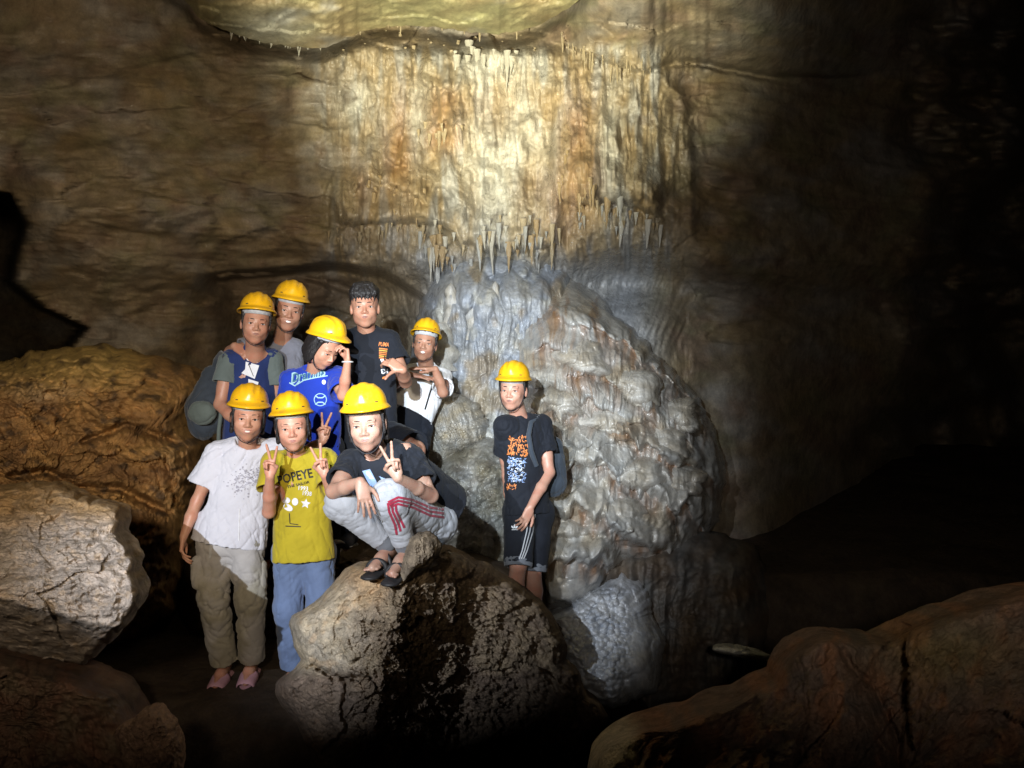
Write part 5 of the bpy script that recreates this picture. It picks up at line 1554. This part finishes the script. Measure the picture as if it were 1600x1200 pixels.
sh, bvA = tshirt(A, J, rA, M_WTEE, W(357, 850, 4.25), adapt=0, sl=(.66, .6), w=.165, hemw=.205, loose=1.16, bell=.018, amp=.007, seed=1.,
                 pulls=[(W(372, 780, 4.1), (1, 0, .55), .16, .012, .014), (W(368, 800, 4.1), (1, 0, .8), .15, .011, .014), (W(352, 815, 4.1), (1, 0, .6), .12, .010, .011), (W(350, 745, 4.12), (.35, 0, 1), .10, .010, .010), (W(380, 830, 4.1), (1, 0, .5), .12, .010, .010), (W(395, 735, 4.1), (.5, 0, -1), .07, .009, .008)])
random.seed(5)
V_, F_ = [], []
for _ in range(330):
    t_ = random.random(); x_ = 366 + 62 * t_ + random.gauss(0, 7); y_ = 760 - 40 * t_ + random.gauss(0, 9) + (12 if t_ > .5 else 0); a_ = random.uniform(0, 6.3); r_ = random.uniform(.7, 1.9)
    n_ = len(V_); V_ += [(x_ + r_ * math.cos(a_ + k * 1.57), y_ + r_ * .8 * math.sin(a_ + k * 1.57)) for k in range(4)]; F_.append((n_, n_ + 1, n_ + 2, n_ + 3))
lp_ = print_on('lace_print', bvA, sh, M_SPECK, V_, F_); lp_['kind'] = 'stuff'
strip_print('side_seam', bvA, sh, M_PWHITE, [(374, 795), (373, 845)], 1.2)
tr, bvp, en = trousers(A, J, rA, M_KHAKI, rt=.098, rk=.078, ra=.070, adapt=0, amp=.011, sc=(8, 8, 8), seed=5., f=2)
solid('cargo_pocket', [('c', W(311, 880, 4.19), W(314, 908, 4.16), .044, .052, ((0, 1, 0), .55))], M_KHAKI, tr, amp=.006)
solid('cargo_pocket', [('c', W(412, 885, 4.24), W(412, 915, 4.22), .03, .035, ((1, 0, 0), .5))], M_KHAKI, tr, amp=.006)
strip_print('drawstring', bvp, tr, M_PSTRIPE, [(330, 848), (328, 872)], 4)
for S in 'LR':
    a_ = J['an' + S]; fd_ = unit(A['foot' + S]); sd_ = unit(np.cross(fd_, (0, 0, 1))); z_ = np.array([0, 0, 1.0])
    so = solid('slide_sandal', [('c', a_ - fd_ * .05 - z_ * .088, a_ + fd_ * .17 - z_ * .096, .040, .046, (z_, .42))], M_SLIDE, rA)
    solid('slide_strap', [('c', a_ + fd_ * .06 - z_ * .070, a_ + fd_ * .135 - z_ * .078, .050, .048, (z_, .85)), ('C', a_ + fd_ * .10 - z_ * .080, a_ + fd_ * .20 - z_ * .086, .040, .040, (z_, .75))], M_SLIDE, so, k=.004)

# --- B: woman, yellow tee and blue trousers
B = dict(htilt=-9, s=.95, face=(-2, 4, -5), skin=('fair_skin', (0.524, 0.275, 0.196)), group=GRP, fv=(1.0, 1.05, 1.0), smile=.05,
         label='woman in yellow printed tee making two V signs, standing in front of the group',
         j=dict(head=W(457, 666, 3.98), nb=W(463, 708, 4.08), shL=W(428, 724, 4.10), shR=W(508, 720, 4.10),
                elL=W(420, 800, 3.97), wrL=W(422, 744, 3.82), elR=W(527, 788, 4.0), wrR=W(507, 742, 3.84),
                hipL=W(454, 862, 4.12), hipR=W(496, 862, 4.12), knL=W(450, 950, 4.1), knR=W(502, 950, 4.1), anL=W(460, 1040, 4.15), anR=W(508, 1040, 4.15)),
         handL=((-.03, -.05, 1), (0.1, -1, 0), 1, 'V'), handR=((-.16, -.05, 1), (-.1, -1, 0), -1, 'V'))
rB, J, fdB = person(B)
hair(rB, J, B['_hs'], 'long')
sh, bv = tshirt(B, J, rB, M_YTEE, W(475, 875, 4.08), adapt=0, sl=(.55, .50), w=.140, hemw=.170, loose=1.08, bell=.012, amp=.005, seed=2., neck=.080,
                pulls=[(W(440, 755, 4.0), (.8, 0, 1), .05, .010, .009), (W(470, 725, 3.98), (.45, 0, 1), .05, .007, .008), (W(480, 728, 3.98), (.1, 0, 1), .05, .007, .008), (W(455, 728, 3.98), (.9, 0, 1), .05, .008, .008),
                       (W(490, 850, 3.98), (1, 0, .45), .10, .009, .010), (W(480, 838, 3.98), (1, 0, .6), .08, .008, .009), (W(500, 862, 3.98), (1, 0, .3), .08, .008, .009), (W(445, 860, 3.98), (1, 0, -.5), .07, .008, .008), (W(490, 800, 3.98), (.1, 0, 1), .10, .012, .006)])
text_print('black_lettering', 'POPEYE', bv, sh, M_PBLACK, 461, 744, 55, 15, rot=13, arc=1)
text_print('small_lettering', 'THE SAILOR', bv, sh, M_PBLACK, 466, 757, 36, 4.2, rot=13)
text_print('year_lettering', '1993', bv, sh, M_PWHITE, 474, 763, 15, 7, rot=-6)
text_print('year_lettering', '1938', bv, sh, M_PWHITE, 480, 771, 14, 7, rot=-6)
star = [(477.5 + (8.0 if k % 2 == 0 else 3.9) * math.sin(k * math.pi / 5 + .15), 787 - (8.0 if k % 2 == 0 else 3.9) * math.cos(k * math.pi / 5 + .15)) for k in range(10)]
shape_print('star_print', bv, sh, M_PWHITE, [star])
# plain two-tone patches where the shirt carries a drawing
def blob(cx_, cy_, rx, ry, n=14, rot=0.0):
    return [(cx_ + rx * math.cos(a) * math.cos(rot) - ry * math.sin(a) * math.sin(rot), cy_ + rx * math.cos(a) * math.sin(rot) + ry * math.sin(a) * math.cos(rot)) for a in [2 * math.pi * k / n for k in range(n)]]
shape_print('white_patch', bv, sh, M_PWHITE, [blob(447, 782, 6.5, 5), blob(450, 793, 8, 5, rot=.5), blob(461, 784, 5, 6)])
strip_print('black_line', bv, sh, M_PBLACK, [(452, 802), (453, 818), (466, 820)], 1.3)
strip_print('black_line', bv, sh, M_PBLACK, [(446, 822), (470, 823)], 1.6)
trousers(B, J, rB, M_BLUEP, rt=.092, rk=.074, ra=.074, adapt=0, amp=.008, sc=(11, 11, 3), seed=8., f=2)
# pendant
solid('pendant', [('e', W(455, 709, 4.0), (.008, .005, .010))], M_PORANGE, rB, vs=.003)

# --- C: woman squatting on the boulder
Cc = dict(s=.93, face=(-8, 5, -5), skin=('pale_skin', (.39, .24, .18)), group=GRP, fv=(.97, .95, 1.0), smile=.2, toes=True, base=W(610, 890, 3.5),
          label='woman squatting on the boulder in black tee and grey sweatpants with red stripes',
          j=dict(head=W(573, 661, 3.40), nb=W(590, 706, 3.54), shL=W(550, 726, 3.53), shR=W(640, 718, 3.62),
                 elL=W(521, 768, 3.34), wrL=W(563, 753, 3.22), elR=W(674, 775, 3.50), wrR=W(621, 746, 3.25),
                 hipL=W(645, 815, 3.80), hipR=W(680, 818, 3.76), knL=W(535, 787, 3.40), knR=W(608, 778, 3.30), anL=W(606, 852, 3.50), anR=W(634, 855, 3.44)),
          handL=((.30, -.35, -1), (-.2, .9, -.5), 1, 'drape'), handR=((-.20, -.1, 1), (-.15, -1, 0), -1, 'V'), footL=(-.35, -1, -.12), footR=(-.3, -1, -.22))
rC, J, fdC = person(Cc)
hair(rC, J, Cc['_hs'], 'long')
sh, bv = tshirt(Cc, J, rC, M_BLACK, W(686, 800, 3.88), adapt=0, sl=(.62, .66), w=.166, hemw=.185, loose=1.12, bell=.0, amp=.006, seed=4., flat=.80, neck=.055,
                pulls=[(W(650, 745, 3.5), (1, 0, -1), .08, .012, .010), (W(560, 745, 3.45), (1, 0, 1), .06, .010, .009), (W(660, 760, 3.5), (1, 0, -.6), .08, .010, .010)])
shape_print('faded_print', bv, sh, M_PBLUE, [[(566, 736), (578, 733), (588, 752), (590, 762), (584, 768), (574, 752)], [(592, 744), (608, 750), (618, 762), (606, 762)]])
for q_ in ([(568, 738), (576, 736), (584, 748), (576, 748)], [(596, 748), (608, 752), (612, 758), (602, 757)]): shape_print('faded_print', bv, sh, M_PWHITE, [q_], off=.006)
tr, bv, en = trousers(Cc, J, rC, M_SWEAT, rt=.104, rk=.079, ra=.050, adapt=0, amp=.0055, sc=(10, 10, 10), seed=6., f=1.86,
                      pulls=[(W(560, 805, 3.3), (1, 0, -.7), .10, .010, -.006), (W(605, 845, 3.35), (1, 0, .1), .05, .006, .006), (W(615, 800, 3.3), (.4, 0, -1), .08, .01, -.006)])
for o_ in (0, 6.2, 12.4):
    strip_print('red_stripe', bv, tr, M_PRED, [(620 + o_ * .95, 836 - o_ * .9), (617 + o_ * .9, 820 - o_ * .25), (608 + o_ * .9, 800 - o_ * .1), (606 + o_, 786 + o_ * .35)], 3.6)
    strip_print('red_stripe', bv, tr, M_PRED, [(606 + o_ * .3, 785 + o_ * .55), (622, 777 + o_ * .85), (645, 781 + o_ * .95), (672, 793 + o_ * 1.0), (694, 796 + o_ * 1.0)], 3.6)
for S, x, y in (('L', 603, 856), ('R', 627, 858)):
    a_ = J['an' + S]; k_ = J['kn' + S]; d_ = limb_dir(k_, a_)
    solid('ankle_cuff', [('c', a_ - d_ * .055, a_ - d_ * .012, .046, .045)], M_CUFF, tr, amp=.003)
for S in 'LR':
    a_ = J['an' + S]; fd_ = unit(Cc['foot' + S]); sd_ = unit(np.cross(fd_, (0, 0, 1)))
    z_ = np.array([0, 0, 1.0])
    so = solid('sandal', [('c', a_ - fd_ * .04 - z_ * .080, a_ + fd_ * .16 - z_ * .086, .036, .042, (z_, .30))], M_SANDAL, rC)
    def arc(cn, rx, rz, tilt): return [cn + sd_ * math.cos(t) * rx + z_ * math.sin(t) * rz + fd_ * tilt * math.cos(t) for t in np.linspace(-.25, math.pi + .25, 15)]
    for q_, rz_, tl, w_ in ((.100, .038, .012, .011), (.040, .052, -.01, .010), (-.015, .060, .03, .009)):
        tube('strap', arc(a_ + fd_ * q_ - z_ * .072, .039, rz_, tl), w_, M_SANDAL, so)

# --- D: boy, navy tee with grey-green sleeves, at the back left, backpack on
Dd = dict(vs=.0056, htilt=-10, s=.99, male=True, face=(3, 4, 5), skin=('tan_skin', (0.410, 0.214, 0.142)), group=GRP, fv=(1.02, 1.0, .92), smile=.15,
          label='young man in navy tee with grey sleeves and white print, leftmost of the back row',
          j=dict(head=W(400, 505, 4.72), nb=W(399, 541, 4.84), shL=W(360, 563, 4.86), shR=W(424, 561, 4.92),
                 elL=W(344, 632, 4.80), wrL=W(378, 668, 4.62), elR=W(432, 640, 4.95), wrR=W(425, 690, 4.9),
                 hipL=W(372, 694, 4.9), hipR=W(408, 694, 4.9), knL=W(370, 790, 4.85), knR=W(412, 790, 4.85), anL=W(368, 868, 4.95), anR=W(414, 868, 4.95)),
          handL=((.8, -.3, -.5), (0, .5, -1), 1, 'relaxed'), handR=((0, 0, -1), (0, 1, 0), 1, 'relaxed'))
rD, J, fdD = person(Dd)
hair(rD, J, Dd['_hs'], 'short')
sh, bv = tshirt(Dd, J, rD, M_NAVY, W(390, 705, 4.88), neck=.06, sl=.12, w=.150, hemw=.165, loose=1.0, amp=.006, seed=7.)
for S, f_ in (('L', .52), ('R', .5)):
    a_, e_ = J['sh' + S], J['el' + S]; d_ = limb_dir(a_, e_)
    q_ = a_ + (e_ - a_) * f_
    solid('sleeve', [('c', a_ + d_ * .01, q_ + d_ * .02, .071, .078, ((0, 0, 1), .99), (q_, d_)), ('C', q_ - d_ * .03, q_ + d_ * .05, .058, .070)], M_SLEEVE, sh, amp=.006, vs=.0055)
shape_print('white_print', bv, sh, M_PWHITE, [[(383, 551), (388, 550), (405, 559), (402, 567), (386, 563)], [(384, 565), (405, 571), (398, 592), (377, 583), (383, 577)], [(388, 592), (404, 597), (402, 606), (388, 606)]])
strip_print('print_line', bv, sh, M_PBLACK, [(388, 568), (396, 588)], 1.0, off=.006)
trousers(Dd, J, rD, M_JEANS, rt=.094, rk=.078, ra=.066, f=2, adapt=.02)
bp = empty('backpack', (0, 0, 0), 'dark slouching backpack with grey-green pocket worn by the leftmost young man', 'backpack')
solid('pack_body', [('c', W(333, 588, 5.0), W(322, 640, 4.98), .075, .135, ((.35, 1, 0), .75)), ('c', W(322, 640, 4.98), W(318, 662, 4.98), .135, .10, ((.35, 1, 0), .8))], M_BAG, bp, amp=.02, sc=(10, 10, 7))
solid('front_pocket', [('e', W(316, 645, 4.86), (.085, .05, .075))], M_BAG2, bp, amp=.012)
tube('shoulder_strap', [W(346, 640, 4.78), W(342, 672, 4.78), W(341, 700, 4.8)], .012, M_BAG2, bp)
tube('shoulder_strap', [W(352, 560, 4.80), W(346, 552, 4.86), W(338, 562, 4.96), W(333, 585, 4.99)], .018, M_BAG, bp)

# --- E: tall man in the grey tee at the very back
Ee = dict(vs=.0056, htilt=-4, s=1.03, male=True, face=(3, 6, 9), skin=('dark_tan_skin', (0.376, 0.199, 0.132)), group=GRP, fv=(1.03, 1.12, .95), smile=1.0,
          label='smiling tall man in plain grey tee, hand on the shoulder of the man in navy',
          j=dict(head=W(452, 485, 4.98), nb=W(440, 524, 5.10), shL=W(392, 542, 5.14), shR=W(459, 546, 5.12),
                 elL=W(356, 556, 5.04), wrL=W(367, 541, 4.84), elR=W(449, 628, 5.0), wrR=W(444, 685, 4.92),
                 hipL=W(410, 690, 5.15), hipR=W(446, 690, 5.15), knL=W(410, 780, 5.1), knR=W(450, 780, 5.1), anL=W(408, 858, 5.15), anR=W(452, 858, 5.15)),
          handL=((.78, -.35, -.42), (.1, .8, -.8), 1, 'relaxed'), handR=((0, -.1, -1), (-1, 0, 0), -1, 'relaxed'))
rE, J, fdE = person(Ee)
hair(rE, J, Ee['_hs'], 'short')
tshirt(Ee, J, rE, M_GREYTEE, W(430, 705, 5.14), sl=(.35, .50), w=.160, hemw=.175, loose=1.08, bell=.008, amp=.006, seed=9.)
trousers(Ee, J, rE, M_JEANS, rt=.096, rk=.08, ra=.068, f=2, adapt=.02)

# --- F: woman in blue tee looking down
Ff = dict(vs=.0056, s=.95, face=(42, 34, 2), skin=('warm_skin', (0.456, 0.240, 0.162)), group=GRP, htilt=-22, hup=.004,
          label='woman in royal blue tee looking down and touching the brim of her helmet',
          j=dict(head=W(505, 541, 4.55), nb=W(490, 578, 4.68), shL=W(455, 594, 4.72), shR=W(526, 590, 4.70),
                 elL=W(446, 660, 4.74), wrL=W(448, 715, 4.68), elR=W(536, 618, 4.56), wrR=W(543, 566, 4.48),
                 hipL=W(472, 700, 4.76), hipR=W(512, 700, 4.76), knL=W(470, 795, 4.72), knR=W(514, 795, 4.72), anL=W(470, 878, 4.78), anR=W(514, 878, 4.78)),
          handL=((0, 0, -1), (1, 0, 0), -1, 'relaxed'), handR=((-.05, -.1, 1), (-.8, -.5, 0), -1, 'grip'))
rF, J, fdF = person(Ff)
hair(rF, J, Ff['_hs'], 'bob')
sh, bv = tshirt(Ff, J, rF, M_BLUETEE, W(490, 712, 4.74), sl=(.72, .84), w=.158, hemw=.180, loose=1.10, bell=.012, amp=.006, seed=12.)
text_print('script_outline', 'Dramms', bv, sh, M_PTEAL, 481, 585, 58, 17, rot=14, shear=.45, off=.004)
text_print('script_lettering', 'Dramms', bv, sh, M_PTEALD, 481, 585, 53, 13, rot=14, shear=.45, off=.0065)
strip_print('script_tail', bv, sh, M_PTEAL, [(462, 602), (475, 594), (493, 590), (512, 587)], 1.6)
strip_print('script_tail', bv, sh, M_PTEAL, [(452, 598), (461, 603), (468, 595)], 1.8)
def ringpts(cx_, cy_, r, n=20): return [(cx_ + r * math.cos(2 * math.pi * k / n), cy_ + r * math.sin(2 * math.pi * k / n)) for k in range(n + 1)]
strip_print('ball_print', bv, sh, M_PTEAL, ringpts(500.5, 624.5, 9.6), 1.3, sub=1)
strip_print('ball_seam', bv, sh, M_PTEAL, [(492.5, 618), (497, 621.5), (504, 621.5), (508.5, 618)], 1.8, sub=2)
strip_print('ball_seam', bv, sh, M_PTEAL, [(492.5, 632), (497, 628.5), (504, 628.5), (508.5, 632)], 1.8, sub=2)
shape_print('white_spot', bv, sh, M_PWHITE, [blob(506, 597, 3.1, 3.8), blob(464, 619, 7, 4.5, rot=-.5)])
trousers(Ff, J, rF, M_BLACK, rt=.096, rk=.078, ra=.068, f=2, adapt=.02)
w_ = J['wrR']
tube('wristwatch', [w_ + np.array([.029 * math.cos(a), .027 * math.sin(a), .002]) for a in np.linspace(0, 2 * math.pi, 17)], .0045, M_METAL, rF)

# --- G: young man in black tee without helmet
G = dict(vs=.0056, s=1.02, male=True, face=(-1, 2, -2), skin=('tan_skin', (0.410, 0.214, 0.142)), group=GRP, helmet=False, fv=(1.0, 1.0, .95), smile=.2,
         label='bareheaded young man with wet black fringe in black tee, one leg raised',
         j=dict(head=W(570, 480, 4.92), nb=W(573, 516, 5.02), shL=W(540, 533, 5.04), shR=W(607, 533, 5.04),
                elL=W(528, 620, 5.10), wrL=W(545, 690, 5.0), elR=W(634, 597, 4.92), wrR=W(629, 578, 4.70),
                hipL=W(560, 682, 5.05), hipR=W(597, 680, 5.02), knL=W(552, 765, 4.88), knR=W(650, 703, 4.74), anL=W(548, 832, 5.0), anR=W(655, 790, 4.95)),
         handL=((0, 0, -1), (1, 0, 0), -1, 'relaxed'), handR=((-.62, -.1, .42), (-.2, .9, -.5), 1, 'thumb'))
rG, J, fdG = person(G)
hair(rG, J, G['_hs'], 'mop')
sh, bv = tshirt(G, J, rG, M_BLACK, W(577, 690, 5.02), sl=(.5, .55), w=.165, hemw=.185, loose=1.12, bell=.012, amp=.007, seed=15.)
text_print('shirt_lettering', 'PUMA', bv, sh, M_PORANGE, 599.5, 538, 16, 6.5, rot=-4, shear=.2)
for k in range(6):
    strip_print('print_bar', bv, sh, (M_PORANGE, M_PYEL, M_PORANGE, M_PORANGE, M_PYEL, M_PORANGE)[k], [(592.2, 544.2 + k * 2.9), (605.5 - k * .5, 545.8 + k * 2.9)], 1.7, sub=3)
shape_print('white_print', bv, sh, M_PWHITE, [[(594, 561), (599, 561), (604, 567), (602, 569), (596, 566)]])
text_print('small_shirt_lettering', 'ES', bv, sh, M_PWHITE, 601, 580, 8, 11, rot=-82)
shape_print('orange_print', bv, sh, M_PORANGE, [[(598, 589), (605, 587), (605, 592), (597, 592)]])
trousers(G, J, rG, M_BLACK, rt=.108, rk=.108, ra=.08, f=(1.0, .93), adapt=.01, name='shorts')
a_ = J['anL']
so = solid('shoe', [('c', W(549, 840, 5.05), W(543, 845, 4.80), .046, .042), ('c', W(543, 848, 4.80), W(530, 848, 4.72), .040, .030)], M_STRAP, rG)
solid('shoe_sole', [('c', W(549, 851, 5.05), W(541, 852, 4.80), .046, .044, (UP, .32)), ('c', W(541, 852, 4.80), W(527, 846, 4.70), .042, .030, (UP, .4))], M_SOLE, so)

# --- H: man in white tee leaning against the flowstone
H = dict(vs=.0056, htilt=-12, s=.98, male=True, face=(-4, 0, 8), skin=('dark_tan_skin', (0.376, 0.199, 0.132)), group=GRP, fv=(.97, 1.1, .95), smile=1.1, lid=.7,
         label='grinning man in white ringer tee leaning on the flowstone with his hands stacked flat',
         j=dict(head=W(664, 537, 5.62), nb=W(668, 568, 5.74), shL=W(640, 584, 5.76), shR=W(692, 590, 5.78),
                elL=W(600, 610, 5.58), wrL=W(641, 586, 5.44), elR=W(692, 613, 5.50), wrR=W(680, 577, 5.42),
                hipL=W(628, 660, 5.72), hipR=W(655, 670, 5.72), knL=W(612, 730, 5.6), knR=W(650, 740, 5.6), anL=W(600, 800, 5.5), anR=W(645, 810, 5.5)),
         handL=((1, -.1, -.12), (0, .25, -1), 1, 'flat'), handR=((-1, -.1, .12), (0, .25, -1), 1, 'flat'))
rH, J, fdH = person(H)
hair(rH, J, H['_hs'], 'short')
sh, bv = tshirt(H, J, rH, M_WTEE2, W(640, 648, 5.66), sl=(.34, .72), w=.165, hemw=.180, loose=1.05, bell=.012, amp=.006, seed=17.)
a_ = J['shL']; d_ = limb_dir(J['shL'], J['elL']); q_ = a_ + (J['elL'] - a_) * .36
tube('sleeve_trim', [q_ + (np.cross(d_, unit(np.cross(d_, (0, 0, 1)))) * math.cos(t) + unit(np.cross(d_, (0, 0, 1))) * math.sin(t)) * .072 for t in np.linspace(0, 2 * math.pi, 25)], .011, M_STRAP, sh)
strip_print('side_panel', bv, sh, M_PBLACK, [(676, 600), (670, 620), (664, 640)], 2.6)
trousers(H, J, rH, M_BLACK, rt=.096, rk=.08, ra=.07, f=2, adapt=.02)

# --- I: boy with backpack at the right
I = dict(htilt=-3, s=.98, male=True, face=(-14, 2, 2), skin=('fair_male_skin', (0.479, 0.265, 0.191)), group=GRP, fv=(.93, .95, .88), smile=.1,
         label='young man in black printed tee and rolled striped shorts, standing apart by the flowstone mound',
         j=dict(head=W(802, 609, 4.92), nb=W(811, 647, 5.04), shL=W(788, 666, 4.94), shR=W(846, 664, 5.10),
                elL=W(793, 745, 5.12), wrL=W(798, 800, 5.08), elR=W(858, 738, 5.02), wrR=W(829, 792, 4.84),
                hipL=W(812, 800, 4.98), hipR=W(840, 800, 5.08), knL=W(810, 882, 4.86), knR=W(833, 888, 5.0), anL=W(800, 965, 5.0), anR=W(838, 975, 5.1)),
         handR=((-.45, -.35, -.95), (-.4, .9, 0), 1, 'relaxed'), handL=((0, 0, -1), (1, 0, 0), -1, 'relaxed'))
rI, J, fdI = person(I)
hair(rI, J, I['_hs'], 'short')
sh, bv = tshirt(I, J, rI, M_BLACK, W(824, 802, 4.98), adapt=0.001, sl=(.5, .60), w=.142, hemw=.165, loose=1.10, bell=.010, amp=.007, seed=21., neckv=.03,
                pulls=[(W(815, 780, 4.85), (1, 0, .7), .12, .012, .010), (W(812, 745, 4.85), (1, 0, .4), .1, .01, .008)])
random.seed(3)
def scrawl(x0, y0, x1, y1, n, w, mat, nm, vert=False):
    V, Fc = [], []
    for i in range(n):
        x = random.uniform(x0, x1); y = random.uniform(y0, y1)
        a = random.uniform(-.5, .5) + (math.pi / 2 if random.random() < (.7 if vert else .35) else 0)
        l = random.uniform(2.0, 6.5); dx, dy = math.cos(a) * l, math.sin(a) * l; nx, ny = -math.sin(a) * w / 2, math.cos(a) * w / 2
        b = len(V); V += [(x - dx / 2 + nx, y - dy / 2 + ny), (x - dx / 2 - nx, y - dy / 2 - ny), (x + dx / 2, y + dy / 2)]
        Fc.append((b, b + 1, b + 2))
    return print_on(nm, bv, sh, mat, V, Fc, .004)
scrawl(794, 682, 825, 714, 120, 1.9, M_PORANGE, 'orange_scrawl_print', True)
scrawl(794, 714, 822, 754, 120, 1.5, M_PBLUE, 'blue_scrawl_print')
scrawl(795, 716, 820, 752, 60, 1.1, M_PWHITE, 'white_scrawl_print')
scrawl(792, 757, 807, 764, 22, 1.3, M_PORANGE, 'small_orange_print', True)
tr, bv, en = trousers(I, J, rI, M_BLACK, rt=.104, rk=.092, ra=.08, f=(.98, .99), name='shorts', amp=.006)
for S in 'LR':
    e_, d_ = en[S]
    so = solid('rolled_cuff', [('c', e_ - d_ * .012, e_ + d_ * .022, .091, .088, None, (e_ + d_ * .020, d_)), ('C', e_ + d_ * .004, e_ + d_ * .06, .074, .074)], M_CUFF, tr, amp=.003)
for o_ in (0, 5.2, 10.4):
    strip_print('white_stripe', bv, tr, M_PSTRIPE, [(827 + o_ * .9, 800), (823 + o_ * .95, 830), (816 + o_ * .75, 860), (807 + o_ * .55, 886)], 1.7)
# three-leaf mark above two bars on the thigh
shape_print('leaf_mark', bv, tr, M_PWHITE, [blob(804 - 3.2, 823.6, 1.3, 2.8, 10, rot=-.75), blob(804, 822.3, 1.3, 3.3, 10), blob(804 + 3.2, 823.6, 1.3, 2.8, 10, rot=.75)])
strip_print('leaf_mark_bar', bv, tr, M_PWHITE, [(799.5, 827.6), (809, 827.6)], .8, sub=2)
bp = empty('backpack', (0, 0, 0), 'small black backpack on the back of the young man at the right', 'backpack')
solid('pack_body', [('c', W(862, 700, 5.22), W(862, 752, 5.20), .080, .105, ((.5, 1, 0), .8))], M_BAG, bp, amp=.01)
tube('shoulder_strap', [W(838, 728, 4.93), W(830, 705, 4.90), W(826, 680, 4.90), W(830, 660, 4.95), W(840, 652, 5.05), W(852, 668, 5.16), W(858, 690, 5.2)], .016, M_BAG, bp)
print('people', round(time.time() - T0, 1))
